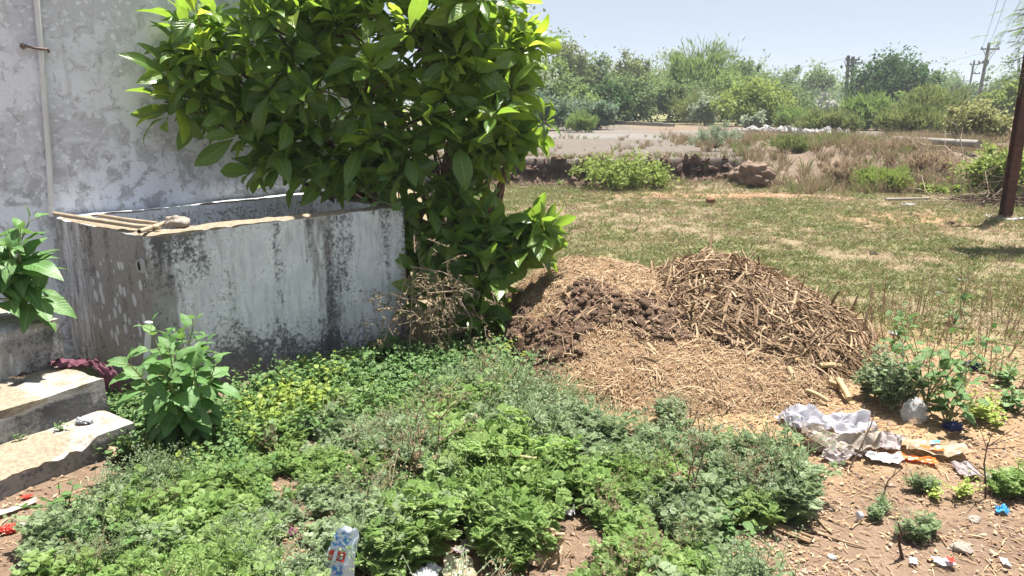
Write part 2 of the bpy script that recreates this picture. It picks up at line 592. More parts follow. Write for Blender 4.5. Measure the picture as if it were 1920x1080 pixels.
M['greenstem'] = m_simple('green_stem', (0.14, 0.19, 0.07), (0.20, 0.20, 0.09), 20, 0.6)
M['pole'] = m_simple('tarred_pole', (0.05, 0.045, 0.045), (0.09, 0.08, 0.075), 4, 0.8)
M['polegrey'] = m_simple('steel_pole', (0.16, 0.14, 0.13), (0.10, 0.085, 0.08), 3, 0.7)
M['wire'] = m_simple('grey_wire', (0.25, 0.26, 0.28), None, 3, 0.6)
M['concrete_pole'] = m_simple('pale_concrete', (0.27, 0.25, 0.225), (0.19, 0.17, 0.15), 5, 0.9, 0.4)
M['cloth'] = m_simple('maroon_cloth', (0.075, 0.025, 0.04), (0.15, 0.06, 0.085), 30, 0.95, 0.5)
M['straw'] = m_tint('straw_bits', [(0.21, 0.135, 0.08), (0.42, 0.305, 0.185), (0.31, 0.21, 0.125), (0.50, 0.385, 0.25), (0.19, 0.12, 0.075)], 0.8, 0.25, 0.1)
M['stalk'] = m_tint('maize_stalk', [(0.17, 0.105, 0.06), (0.34, 0.235, 0.135), (0.24, 0.155, 0.09), (0.44, 0.33, 0.20), (0.19, 0.12, 0.07)], 0.7, 0.3, 0.0, 40, 0.45)
M['husk'] = m_tint('maize_husk', [(0.17, 0.105, 0.065), (0.33, 0.225, 0.135), (0.13, 0.08, 0.052), (0.46, 0.34, 0.22), (0.21, 0.135, 0.085)], 0.85, 0.2, 0.2, 40, 0.45)
M['palestalk'] = m_simple('pale_stalk', (0.40, 0.31, 0.175), (0.29, 0.215, 0.115), 25, 0.6)
M['litter'] = m_tint('ground_bits', [(0.28, 0.17, 0.10), (0.48, 0.33, 0.19), (0.20, 0.12, 0.08), (0.58, 0.44, 0.28), (0.30, 0.19, 0.12)], 0.9, 0.15)
M['pebble'] = m_tint('pebbles', [(0.22, 0.14, 0.10), (0.36, 0.27, 0.21), (0.16, 0.10, 0.08), (0.42, 0.33, 0.27)], 0.95, 0.1)
M['grass'] = m_leaf('field_grass', [(0.13, 0.165, 0.055), (0.19, 0.22, 0.085), (0.27, 0.25, 0.13), (0.17, 0.21, 0.075)], (0.2, 0.24, 0.06), 0.6, 0.25, 0.3)
M['drygrass'] = m_tint('dry_grass', [(0.34, 0.24, 0.15), (0.25, 0.18, 0.12), (0.38, 0.30, 0.19), (0.22, 0.19, 0.10)], 0.9, 0.15, 0.25)
M['parth'] = m_leaf('lacy_weed_leaf', [(0.19, 0.31, 0.09), (0.31, 0.42, 0.16), (0.22, 0.35, 0.10), (0.37, 0.47, 0.22)], (0.32, 0.46, 0.10), 0.6, 0.15, 0.48)
M['parth_grey'] = m_leaf('grey_lacy_weed_leaf', [(0.22, 0.30, 0.15), (0.32, 0.40, 0.24), (0.25, 0.34, 0.17), (0.39, 0.46, 0.31)], (0.32, 0.42, 0.18), 0.6, 0.18, 0.45)
M['broad'] = m_leaf('broad_weed_leaf', [(0.075, 0.15, 0.04), (0.12, 0.215, 0.065), (0.09, 0.175, 0.05), (0.16, 0.25, 0.09)], (0.14, 0.26, 0.06), 0.5, 0.3, 0.3, veins=0.25, nveins=5)
M['yellowleaf'] = m_leaf('yellow_green_weed_leaf', [(0.20, 0.30, 0.05), (0.30, 0.38, 0.08), (0.24, 0.34, 0.06), (0.36, 0.42, 0.11)], (0.42, 0.5, 0.07), 0.45, 0.35, 0.4, veins=0.2, nveins=5)
M['big'] = m_leaf('glossy_leaf', [(0.058, 0.130, 0.028), (0.125, 0.23, 0.05), (0.066, 0.145, 0.034), (0.15, 0.255, 0.055), (0.09, 0.175, 0.034), (0.24, 0.31, 0.065)], (0.42, 0.64, 0.03), 0.25, 0.55, 0.46, veins=0.32, backc=(0.10, 0.19, 0.07))
M['bigyoung_sunlit'] = m_leaf('young_sunlit_leaf', [(0.13, 0.24, 0.03), (0.20, 0.33, 0.04), (0.15, 0.27, 0.035), (0.25, 0.37, 0.055)], (0.66, 0.80, 0.05), 0.28, 0.5, 0.58, veins=0.3, backc=(0.20, 0.32, 0.08))  # young leaves, also used to colour in the sunlit side of the crown
M['leftleaf'] = m_leaf('ribbed_leaf', [(0.06, 0.15, 0.035), (0.10, 0.21, 0.055), (0.08, 0.18, 0.045), (0.13, 0.25, 0.075)], (0.25, 0.45, 0.06), 0.4, 0.45, 0.3, veins=0.55, nveins=11, backc=(0.14, 0.24, 0.1))
M['cornerleaf'] = m_leaf('matt_leaf', [(0.07, 0.165, 0.045), (0.115, 0.23, 0.07), (0.085, 0.19, 0.05), (0.15, 0.27, 0.09)], (0.26, 0.46, 0.06), 0.45, 0.4, 0.33, veins=0.3, nveins=7, backc=(0.14, 0.25, 0.1))
def m_tree(name, a, b):
    a, b = tuple(x * 1.1 for x in a), tuple(x * 1.3 for x in b)
    mid = tuple((x + y) / 2 for x, y in zip(a, b))
    return m_leaf(name, [a, b, mid, b], tuple(min(1, x * 1.7) for x in b), 0.6, 0.2, 0.35)
M['tree_dark'] = m_tree('dark_foliage', (0.020, 0.050, 0.016), (0.048, 0.095, 0.028))
M['tree_mid'] = m_tree('mid_foliage', (0.075, 0.115, 0.040), (0.135, 0.19, 0.07))
M['tree_olive'] = m_tree('olive_foliage', (0.085, 0.11, 0.035), (0.15, 0.175, 0.06))
M['tree_light'] = m_tree('light_foliage', (0.10, 0.16, 0.045), (0.165, 0.23, 0.07))
M['tree_bright'] = m_tree('bright_foliage', (0.12, 0.17, 0.035), (0.20, 0.25, 0.065))
M['tree_grey'] = m_tree('grey_green_foliage', (0.15, 0.19, 0.12), (0.25, 0.29, 0.2))
M['tree_yellow'] = m_tree('yellowing_foliage', (0.12, 0.13, 0.05), (0.23, 0.235, 0.095))
M['tree_blue'] = m_tree('blue_green_foliage', (0.07, 0.11, 0.065), (0.125, 0.175, 0.11))
M['brownbush'] = m_tree('dried_foliage', (0.17, 0.12, 0.08), (0.27, 0.21, 0.14))
M['bag'] = m_plastic('white_plastic', (0.56, 0.56, 0.60), 1.0, 0.3, 0.35, (0.40, 0.39, 0.45))
M['bag2'] = m_plastic('dirty_plastic', (0.42, 0.38, 0.33), 1.0, 0.35, 0.25, (0.27, 0.22, 0.17))
M['bag3'] = m_plastic('cream_plastic', (0.42, 0.37, 0.27), 1.0, 0.35, 0.3, (0.32, 0.26, 0.17))
M['silver'] = m_plastic('silver_film', (0.42, 0.42, 0.43), 1.0, 0.18, 0.05, (0.62, 0.62, 0.64))
M['orange'] = m_plastic('orange_film', (0.78, 0.14, 0.03), 1.0, 0.25, 0.2, (0.85, 0.24, 0.06))
M['red'] = m_plastic('red_film', (0.72, 0.06, 0.035), 1.0, 0.25, 0.2, (0.6, 0.04, 0.03))
M['blue'] = m_plastic('blue_plastic', (0.06, 0.33, 0.62), 1.0, 0.3, 0.2, (0.1, 0.45, 0.75))
M['navy'] = m_plastic('navy_plastic', (0.02, 0.03, 0.12), 1.0, 0.3, 0.1)
M['green'] = m_plastic('green_plastic', (0.02, 0.45, 0.25), 1.0, 0.3, 0.2)
M['clear'] = m_plastic('clear_plastic', (0.75, 0.78, 0.8), 0.35, 0.08, 0.1)
M['clearb'] = m_plastic('bottle_plastic', (0.82, 0.82, 0.86), 0.62, 0.08, 0.1)
M['paper'] = m_plastic('brown_paper', (0.40, 0.30, 0.20), 1.0, 0.8, 0.25, (0.30, 0.21, 0.13))
M['greyplastic'] = m_plastic('grey_mauve_plastic', (0.30, 0.26, 0.26), 1.0, 0.4, 0.3, (0.38, 0.33, 0.33))
M['pinkfilm'] = m_plastic('pink_film', (0.42, 0.33, 0.30), 1.0, 0.4, 0.25, (0.33, 0.22, 0.2))

# ---------------------------------------------------------------- terrain
def scarp_y(x):
    return 14.75 + 0.5 * (fbm(x * 0.55, 3.3, 0, 4, 5) - 0.5) * 2 + 0.12 * (noise3(x * 2.2, 1.0, 0, 9) - 0.5) + 0.10 * (noise3(x * 6.5, 2.0, 0, 10) - 0.5)

def gz(x, y, micro=True):
    x = np.asarray(x, float); y = np.asarray(y, float)
    right = sm(4.2, 5.6, x)
    w = 0.16 + 3.2 * right
    t = (y - scarp_y(x) + 0.6 * right) / w
    z = 0.50 * sm(0, 1, t)
    # fallen earth at the foot of the cut
    z = z + 0.16 * np.exp(-((x - 3.3) / 1.1) ** 2 - ((y - 14.35) / 0.35) ** 2) * fbm(x * 3, y * 3, 0, 3, 4)
    z = z + 0.16 * np.exp(-((x - 4.25) / .42) ** 2 - ((y - 14.55) / .4) ** 2) * (.6 + .8 * fbm(x * 4, y * 4, 0, 3, 8))
    # hummocks to the right
    hum = sm(5.0, 6.5, x) * sm(12.9, 14.0, y) * (1 - sm(18, 21, y))
    z = z + hum * (0.55 * (fbm(x * 0.8, y * 0.8, 0, 3, 21) - 0.42))
    z = z + 0.10 * sm(40, 120, y)
    if micro:
        near = 1 - sm(9, 20, y)
        z = z + near * (0.030 * (fbm(x * 2.5, y * 2.5, 0, 4, 31) - 0.5) + 0.018 * (fbm(x * 14, y * 14, 0, 3, 33) - 0.5))
        z = z + (1 - near) * 0.05 * (fbm(x * 1.6, y * 1.6, 0, 4, 35) - 0.5)
    return z

def g1(x, y):
    return float(gz(np.array([x]), np.array([y]))[0])

def lerp3(a, b, f):
    f = np.asarray(f)[..., None]
    return a * (1 - f) + np.asarray(b) * f

def gcol(x, y, z):
    n1 = fbm(x * 0.45, y * 0.45, 0, 4, 51)
    n2 = fbm(x * 1.7, y * 1.7, 0, 4, 53)
    n3 = fbm(x * 6, y * 6, 0, 3, 55)
    c = np.zeros(x.shape + (3,)) + np.array((0.205, 0.168, 0.108))
    c = lerp3(c, (0.20, 0.19, 0.095), sm(0.42, 0.62, n1 * 0.5 + n2 * 0.5) * 0.75)        # grassy
    red = np.exp(-((x - 3.6) / 2.0) ** 2 - ((y - 13.0) / 0.55) ** 2) + 0.9 * np.exp(-((x - 5.6) / 1.3) ** 2 - ((y - 10.3) / 0.9) ** 2)
    c = lerp3(c, (0.30, 0.17, 0.105), np.clip(red * (0.5 + n2), 0, 1) * 0.8)
    # trodden near ground, lower right of the yard
    nr = 1 - sm(3.7, 5.2, y + (n2 - 0.5) * 1.5)
    c = lerp3(c, (0.172, 0.122, 0.088), nr)
    chaff = np.exp(-((x - 1.75) / 0.75) ** 2 - ((y - 3.35) / 0.45) ** 2) + np.exp(-((x - 1.1) / 1.0) ** 2 - ((y - 3.7) / 0.5) ** 2) + 0.8 * np.exp(-((x - 2.5) / 0.6) ** 2 - ((y - 4.6) / 0.9) ** 2)
    c = lerp3(c, (0.33, 0.22, 0.12), np.clip(chaff * (0.35 + n3), 0, 1) * 0.8)
    # cut bank and plateau
    up = sm(0.36, 0.5, z)
    c = lerp3(c, (0.165, 0.13, 0.10), sm(14.0, 15.0, y))
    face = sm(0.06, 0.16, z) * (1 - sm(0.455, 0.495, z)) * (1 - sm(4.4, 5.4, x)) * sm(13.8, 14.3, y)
    c = lerp3(c, (0.038, 0.024, 0.02), np.clip(face * (.55 + n3), 0, 1))  # dark soil, coloured darker still for the shade on the face
    c = lerp3(c, (0.135, 0.118, 0.102), up * (1 - sm(5, 7, x)))
    c = lerp3(c, (0.175, 0.132, 0.10), sm(5.0, 7.0, x) * sm(13.4, 14.6, y))
    c = lerp3(c, (0.17, 0.17, 0.08), sm(34, 48, y))
    road = sm(-1, 1, 1.6 - np.abs(y - (22 + 0.35 * np.abs(x - 4)))) * 0 
    return np.clip(c * (0.85 + 0.3 * n3[..., None]), 0, 1)

def spaced(lo, mid0, mid1, hi, step, grow):
    a = [mid0]
    s = step
    while a[-1] > lo:
        s *= grow
        a.append(a[-1] - s)
    a = a[::-1]
    b = list(np.arange(mid0 + step, mid1, step))
    s = step
    while b[-1] < hi:
        s *= grow
        b.append(b[-1] + s)
    return np.array(a + b)

gx = spaced(-320, -2.6, 7.5, 420, 0.045, 1.10)
gy = np.concatenate((spaced(-30, 1.7, 6.8, 6.9, 0.035, 1.25)[:-1], np.arange(6.85, 13.6, 0.07), np.arange(13.6, 15.8, 0.04), spaced(15.8, 15.8, 16.6, 900, 0.07, 1.08)))
gy = np.unique(np.round(gy, 4))
GX, GY = np.meshgrid(gx, gy, indexing='ij')
GZ = gz(GX, GY)
mb = MB()
mb.grid(np.stack((GX, GY, GZ), -1))
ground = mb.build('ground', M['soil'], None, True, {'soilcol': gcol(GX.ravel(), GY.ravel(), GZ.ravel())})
kind(ground, 'structure', 'dry brown earth and patchy field')

# grey gravel track on the higher ground
def track_c(x):
    return 27.0 - 0.10 * (x - 5) + 0.02 * (x - 5) ** 2
tx = np.linspace(-6, 17, 90)
ty = np.linspace(-1, 1, 22)
TX, TT = np.meshgrid(tx, ty, indexing='ij')
TW = 4.2 + 1.2 * (fbm(TX * 0.5, TT * 0 + 2, 0, 3, 61) - 0.5)
TY = track_c(TX) + TT * TW
TZ = gz(TX, TY) + 0.012 - 0.06 * sm(0.85, 1.0, np.abs(TT))
mb = MB(); mb.grid(np.stack((TX, TY, TZ), -1))
tc = lerp3(np.zeros(TX.size * 3).reshape(-1, 3) + np.array((0.15, 0.13, 0.11)), (0.175, 0.168, 0.162), sm(0.35, 0.6, fbm(TX.ravel() * 0.5, TY.ravel(), 0, 4, 63)))
o = mb.build('gravel_track', M['soil'], None, True, {'soilcol': tc})
kind(o, 'structure', 'pale grey gravel track across the higher ground')

# ---------------------------------------------------------------- house wall, tank, steps (local frame: a along the wall, b towards it)
C0 = np.array((-1.88, 3.77, 0.0))
AX = np.array((0.716, 0.698, 0.0)); AX /= np.linalg.norm(AX)
BX = np.array((-AX[1], AX[0], 0.0))
RL = np.stack((AX, BX, np.array((0, 0, 1.0))), -1)
def L(a, b, z):
    return C0 + AX * a + BX * b + np.array((0, 0, z))
def LV(V):
    V = np.asarray(V, float)
    return C0 + V[..., 0:1] * AX + V[..., 1:2] * BX + V[..., 2:3] * np.array((0, 0, 1.0))

house = thing('house_wall', 'tall weathered whitewashed house wall behind the cement tank', 'wall', L(0.2, 1.09, 0))
mb = MB(); mb.box((-2.4, 1.085, -0.1), (2.15, 1.30, 2.9), RL, C0)
mb.build('masonry', M['cement'], house, False)
# plaster skin with a broken left edge (12 mm proud of the masonry)
zs = np.linspace(0.0, 2.9, 150)
left = -0.735 + 0.05 * (fbm(zs * 3, 0, 0, 4, 71) - 0.5) - 0.10 * sm(1.5, 1.85, zs) - 0.8 * sm(1.78, 1.83, zs)
sa = np.linspace(0, 1, 60)
V = np.zeros((60, 150, 3))
V[..., 0] = left[None, :] + (2.15 - left[None, :]) * (sa[:, None] ** 1.6)
V[..., 2] = zs[None, :]
V[..., 1] = 1.072 + 0.006 * (fbm(V[..., 0] * 2, V[..., 2] * 2, 0, 3, 73) - 0.5)
mb = MB(); mb.grid(LV(V), flip=False)
E = np.stack((V[0], V[0] + np.array((0, 0.014, 0))), 0)
mb.grid(LV(E), flip=True)
mb.build('plaster', M['wall'], house, True)
# roof slab over the wall and room behind (above the frame)
mb = MB(); mb.box((-2.5, 1.05, 2.903), (2.2, 4.2, 3.03), RL, C0)
mb.build('roof', M['cement'], house, False)
mb = MB(); mb.box((1.95, 1.303, -0.1), (2.15, 4.1, 2.9), RL, C0)
mb.build('side_wall', M['cement'], house, False)

# tank
TL, TD, TH, TT_ = 1.63, 1.055, 0.905, 0.11
class Surf:
    """collects grid patches in local coordinates, merges them into one solid"""
    def __init__(s): s.p = []
    def patch(s, o, u, v, nu, nv):
        o, u, v = [np.array(q, float) for q in (o, u, v)]
        U, V = np.meshgrid(np.linspace(0, 1, nu + 1), np.linspace(0, 1, nv + 1), indexing='ij')
        s.p.append(o + U[..., None] * u + V[..., None] * v)
tk = Surf()
def nn(l): return max(1, int(l / 0.022))
t1, t2 = TT_, TT_
tk.patch((0, 0, -0.05), (TL, 0, 0), (0, 0, TH + 0.05), nn(TL), nn(TH))                 # front
tk.patch((0, TD, -0.05), (0, -TD, 0), (0, 0, TH + 0.05), nn(TD), nn(TH))               # left end
tk.patch((TL, 0, -0.05), (0, TD, 0), (0, 0, TH + 0.05), nn(TD), nn(TH))                # right end
zi = 0.40
ia0, ia1, ib0, ib1 = 0.15, TL - 0.11, 0.12, TD - 0.085
tk.patch((ia0, ib0, TH), (0, 0, zi - TH), (ia1 - ia0, 0, 0), nn(TH - zi), nn(ia1 - ia0))
tk.patch((ia1, ib1, TH), (0, 0, zi - TH), (ia0 - ia1, 0, 0), nn(TH - zi), nn(ia1 - ia0))
tk.patch((ia0, ib1, TH), (0, 0, zi - TH), (0, ib0 - ib1, 0), nn(TH - zi), nn(ib1 - ib0))
tk.patch((ia1, ib0, TH), (0, 0, zi - TH), (0, ib1 - ib0, 0), nn(TH - zi), nn(ib1 - ib0))
tk.patch((ia0, ib0, zi), (ia1 - ia0, 0, 0), (0, ib1 - ib0, 0), nn(ia1 - ia0), nn(ib1 - ib0))
def rim(a0, b0, a1, b1):
    tk.patch((a0, b0, TH), (a1 - a0, 0, 0), (0, b1 - b0, 0), nn(a1 - a0), max(4, nn(b1 - b0)))
rim(0, 0, TL, ib0); rim(0, ib1, TL, TD); rim(0, ib0, ia0, ib1); rim(ia1, ib0, TL, ib1)
vs, fs, n0 = [], [], 0
mb = MB()
for p in tk.p:
    q = p.copy()
    x, y, z = p[..., 0], p[..., 1], p[..., 2]
    wob = 0.008
    q[..., 0] += wob * (fbm(x * 3, y * 3, z * 3, 3, 81) - 0.5)
    q[..., 1] += wob * (fbm(x * 3, y * 3, z * 3, 3, 82) - 0.5)
    top = sm(TH - 0.03, TH, z)
    q[..., 2] += top * (0.022 * (fbm(x * 2.2, y * 2.2, 0, 3, 83) - 0.5) + 0.008 * (noise3(x * 22, y * 22, 0, 84) - 0.5))
    # worn, rounded rim edges
    edge = np.minimum.reduce([np.abs(x), np.abs(y), np.abs(x - TL), np.where((x > ia0) & (x < ia1), np.abs(y - ib0), 1), np.where((y > ib0) & (y < ib1), np.abs(x - ia0), 1)])
    er = 0.016 + 0.012 * fbm(x * 9, y * 9, 0, 2, 85)
    q[..., 2] -= top * np.clip(er - edge, 0, 1) * 0.55
    mb.grid(q)
loc = np.concatenate(mb.v)
a, b_, z = loc[:, 0].copy(), loc[:, 1].copy(), loc[:, 2].copy()
loc[:, 0] -= 0.155 * (b_ / TD) * np.clip(1 - a / TL, 0, 1.1)          # the left end runs out of square
dc = np.abs(a) + np.abs(b_)                                         # distance from the near corner along the faces
front = (b_ < 0.02); lend = (a < 0.02) & ~front
topm = sm(TH - 0.025, TH - 0.008, z)
nA = fbm(a * 5 + b_ * 5, z * 1.2, b_ * 2, 4, 91)
nB = fbm(a * 3, z * 3, b_ * 3, 4, 92)
nC = fbm(a * 14 - b_ * 14, z * 1.1, 0, 3, 95)
corner = sm(0.62, 0.0, a)
grime_shade = front * (0.10 + 0.34 * corner * (0.35 + 1.3 * nA) * (0.5 + 0.5 * sm(0.15, 0.75, z)))
grime_shade = grime_shade + front * 0.55 * sm(0.50, 0.06, z + 0.32 * (nB - 0.5)) * sm(1.45, 0.5, a) * (0.25 + 0.75 * sm(0.10, 0.45, a))
grime_shade = grime_shade + front * 0.40 * sm(0.30, 0.0, z)
grime_shade = grime_shade + front * 0.26 * np.exp(-((a - 0.16) / 0.16) ** 2) * sm(0.45, 0.85, z)
grime_shade = grime_shade + front * 0.34 * sm(0.50, 0.68, nC) * sm(0.0, 0.6, z)
grime_shade = grime_shade + front * 0.40 * np.exp(-((a - 1.03 - 0.12 * (nB - .5)) / 0.085) ** 2) * sm(0.90, 0.5, z) * nA * 1.0 + front * 0.34 * sm(TL - 0.16, TL, a) * (0.4 + nA)
grime_shade = grime_shade + front * 0.22 * sm(TH - 0.10, TH - 0.02, z) * (0.3 + nC)
grime_shade = grime_shade + lend * (0.20 + 0.3 * sm(0.35, 0.0, b_) * nA * 1.5 + 0.25 * sm(0.30, 0.75, z) * sm(0.45, 0.62, nC) + 0.25 * sm(0.35, 0.0, z))
brown = lend * (1.0 - 0.5 * sm(0.4, 0.9, b_)) + front * (0.95 * sm(0.26, 0.02, a) * sm(0.98, 0.55, z) + 0.5 * np.exp(-((a - 1.0) / 0.1) ** 2) + 0.22 * sm(0.48, 0.64, nC) + 0.25 * sm(TL - .2, TL, a))
flake = lend * 1.2 * sm(0.80, 0.62, z) * sm(0.15, 0.3, z) * sm(0.80, 0.6, b_) + front * np.exp(-((a - 0.75) / 0.3) ** 2 - ((z - 0.26) / 0.12) ** 2) * 1.1 + front * np.exp(-((a - 0.2) / 0.2) ** 2 - ((z - 0.7) / 0.15) ** 2) * 0.6
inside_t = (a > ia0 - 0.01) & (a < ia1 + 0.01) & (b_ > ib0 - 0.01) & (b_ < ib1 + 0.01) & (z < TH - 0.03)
grime_shade = np.where(inside_t, 0.38 + 0.3 * sm(0.85, 0.6, z), grime_shade)
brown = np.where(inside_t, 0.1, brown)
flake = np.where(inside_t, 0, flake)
worn = topm * (0.85 - 0.75 * (b_ > ib1) * 1.0)
worn = np.where(front & (z > TH - 0.05) & (a < 0.5), np.maximum(worn, 0.45), worn)
grime_shade = grime_shade * (1 - 0.6 * topm)
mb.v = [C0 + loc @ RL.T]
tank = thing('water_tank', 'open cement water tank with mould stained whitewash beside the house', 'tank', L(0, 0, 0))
tb = mb.build('basin', M['tank'], tank, True, {'grime_shade': grime_shade, 'brown': brown, 'worn': worn, 'flake': flake})
import bmesh
bm = bmesh.new(); bm.from_mesh(tb.data)
bmesh.ops.remove_doubles(bm, verts=bm.verts, dist=0.0012)
bmesh.ops.recalc_face_normals(bm, faces=bm.faces)
bm.to_mesh(tb.data); bm.free()
tb.data.set_sharp_from_angle(angle=math.radians(50))
# drain hole: broken collar round a dark recess in the left end
hc = np.array((-0.0, 0.050, 0.735))
ang = np.linspace(0, 2 * PI, 15)[:-1]
V = np.zeros((3, 14, 3))
rr = np.array([0.040, 0.030, 0.024])
wob = 1 + 0.35 * (noise3(np.cos(ang) * 1.7 + 5, np.sin(ang) * 1.7, 0, 3) - 0.3)
for i in range(3):
    V[i, :, 1] = hc[1] + rr[i] * np.cos(ang) * wob * 0.8
    V[i, :, 2] = hc[2] + rr[i] * np.sin(ang) * wob
    V[i, :, 0] = (-0.004, -0.026, -0.018)[i] - 0.147 * (V[i, :, 1] - hc[1]) - 0.0074
Vc = np.concatenate((V, V[:, :1]), 1)
mb = MB(); mb.grid(LV(Vc))
mb.build('hole_collar', M['cement'], tank)
mb = MB()
cc = np.concatenate((V[2], [[-0.0235, hc[1], hc[2]]]))
mb.add(LV(cc), [[i, (i + 1) % 14, 14] for i in range(14)])
mb.build('drain_hole', M['dark'], tank)

# steps beside the tank
S0 = L(-0.30, -0.50, 0)
SA = math.radians(14)
AX2 = AX * math.cos(SA) + BX * math.sin(SA)
BX2 = -AX * math.sin(SA) + BX * math.cos(SA)
RS = np.stack((AX2, BX2, np.array((0, 0, 1.0))), -1)
def LS(a, b, z):
    return S0 + AX2 * a + BX2 * b + np.array((0, 0, z))
steps = thing('concrete_steps', 'cracked whitewashed concrete steps left of the cement tank', 'steps', LS(-0.6, 0.2, 0))
def block(name, a0, a1, b0, b1, z0, z1, par, seed, chip=None):
    s = Surf()
    s.patch((a0, b0, z0), (a1 - a0, 0, 0), (0, 0, z1 - z0), int((a1 - a0) / 0.025), max(3, int((z1 - z0) / 0.02)))
    s.patch((a0, b0, z1), (a1 - a0, 0, 0), (0, b1 - b0, 0), int((a1 - a0) / 0.025), max(4, int((b1 - b0) / 0.025)))
    s.patch((a1, b0, z0), (0, b1 - b0, 0), (0, 0, z1 - z0), max(4, int((b1 - b0) / 0.025)), max(3, int((z1 - z0) / 0.02)))
    s.patch((a0, b1, z0), (0, b0 - b1, 0), (0, 0, z1 - z0), 3, 3)
    m_ = MB()
    for p in s.p:
        q = p.copy()
        x, y, z = p[..., 0], p[..., 1], p[..., 2]
        for k in range(2):
            q[..., k] += 0.020 * (fbm(x * 4, y * 4, z * 4, 4, seed + k) - 0.5)
        tp = sm(z1 - 0.05, z1, z)
        q[..., 2] += tp * 0.016 * (fbm(x * 4, y * 4, 0, 4, seed + 4) - 0.5)
        e = np.minimum(np.abs(y - b0), np.abs(x - a1))
        er = 0.010 + 0.022 * sm(0.5, 0.75, fbm(x * 9, y * 6, 0, 3, seed + 6))
        q[..., 2] -= tp * np.clip(er - e, 0, 1) * 0.7
        if chip:
            d = np.hypot((x - chip[0]) / chip[2], (y - chip[1]) / chip[3])
            w_ = sm(1.0, 0.75, d + 0.25 * (fbm(x * 18, y * 18, 0, 2, seed) - 0.5))
            q[..., 2] -= tp * w_ * (0.022 + 0.014 * noise3(x * 40, y * 40, 0, 5))
            q[..., 1] += (1 - tp) * w_ * 0.01
        m_.grid(q)
    lo = np.concatenate(m_.v)
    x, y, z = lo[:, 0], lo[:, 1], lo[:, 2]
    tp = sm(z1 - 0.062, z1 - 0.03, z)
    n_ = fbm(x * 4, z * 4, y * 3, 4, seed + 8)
    grime_shade = (1 - tp) * (0.15 + 0.75 * sm(-0.42, -0.1, x) * sm(0.36, 0.55, n_) + 0.4 * sm(0.07, 0.0, z - z0) * n_) + tp * 0.35 * sm(-0.3, -0.02, x) * n_ * 1.5
    brown = (1 - tp) * 0.45 * n_ * 2 + tp * 1.1 * sm(-0.5, -0.2, x)  # treads darken towards the tank: shade put into the colour, beside real dirt
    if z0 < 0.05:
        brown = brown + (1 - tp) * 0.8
        grime_shade = grime_shade + (1 - tp) * 0.35 * sm(-0.75, -0.35, x)
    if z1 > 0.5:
        grime_shade, brown = grime_shade * .45, brown * .6
    worn = tp * (0.95 - 0.45 * sm(-0.45, -0.2, x) * (0.5 + n_))  # bare cement thins towards the tank, so the painted shade shows
    m_.v = [S0 + lo @ RS.T]
    ob = m_.build(name, M['tank'], par, True, {'grime_shade': grime_shade, 'brown': brown, 'worn': worn, 'flake': np.zeros(len(lo))})
    bm = bmesh.new(); bm.from_mesh(ob.data)
    bmesh.ops.remove_doubles(bm, verts=bm.verts, dist=0.0012)
    bmesh.ops.recalc_face_normals(bm, faces=bm.faces)
    bm.to_mesh(ob.data); bm.free()
    ob.data.set_sharp_from_angle(angle=math.radians(45))
    return ob
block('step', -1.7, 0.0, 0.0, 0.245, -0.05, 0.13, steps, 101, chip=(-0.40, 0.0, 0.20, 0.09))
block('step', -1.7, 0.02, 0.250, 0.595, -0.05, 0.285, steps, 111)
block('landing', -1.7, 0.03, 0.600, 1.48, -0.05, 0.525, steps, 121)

# ---------------------------------------------------------------- pipes, stone and small things on the tank
def pipe(name, pts, r, mat, label, cat='pipe', group=None, hollow=False, n=12, wall=0.003):
    pts = np.asarray(pts, float)
    m_ = MB()
    m_.tube(pts, r, n, cap=not hollow)
    if hollow:
        d0 = nrm(pts[1] - pts[0]); d1 = nrm(pts[-1] - pts[-2])
        m_.tube(pts[::-1], r - wall, n, cap=False)
        for p, d in ((pts[0], d0), (pts[-1], d1)):
            m_.tube(np.array([p - d * 0.0005, p + d * 0.0005]), [r - wall, r], n, cap=False)
    return solo(m_, name, mat, label, cat, pts[0], group)

wp = thing('wall_pipe', 'vertical white plastic pipe clamped to the whitewashed wall', 'pipe', L(-0.335, 1.045, 0.92))
def wall_pt(u, v, b=1.045):
    x, y = (u - 960) / FPX, (540 - v) / FPX
    d = np.array((x, CP + y * SP, y * CP - SP))
    o = np.array((0, 0, CAM_H)) - L(0, b, 0)
    t = -np.dot(o, BX) / np.dot(d, BX)
    return np.array((0, 0, CAM_H)) + d * t
p0, p1, p2, p3 = wall_pt(97, 402), wall_pt(92, 300), wall_pt(80, 130), wall_pt(66, -30)
wp.location = tuple(p0)
mb = MB(); mb.tube([p0, p1, p2, p3, p3 + np.array((0.0, 0, 0.5))], 0.0165, 12)
mb.build('tube', M['pvc'], wp)
mb = MB(); mb.tube([p0 + np.array((0, 0, -0.01)), p0 + np.array((0, 0, 0.055))], 0.021, 12)
mb.build('socket', M['pvc'], wp)
q = wall_pt(76, 92)
mb = MB(); ca = AX * 0.07
mb.tube([q - ca - BX * 0.002 + np.array((0, 0, 0.012)), q - AX * 0.02 - BX * 0.024, q + AX * 0.0 - BX * 0.026, q + AX * 0.03 - BX * 0.022, q + ca * 0.6 + BX * 0.01 - np.array((0, 0, 0.012))], 0.008, 6)
mb.tube([q - ca * 1.15 + BX * 0.018 + np.array((0, 0, 0.014)), q - ca * 1.15 - BX * 0.035 + np.array((0, 0, 0.012))], [0.017, 0.010], 8)
mb.build('clamp', M['iron'], wp)

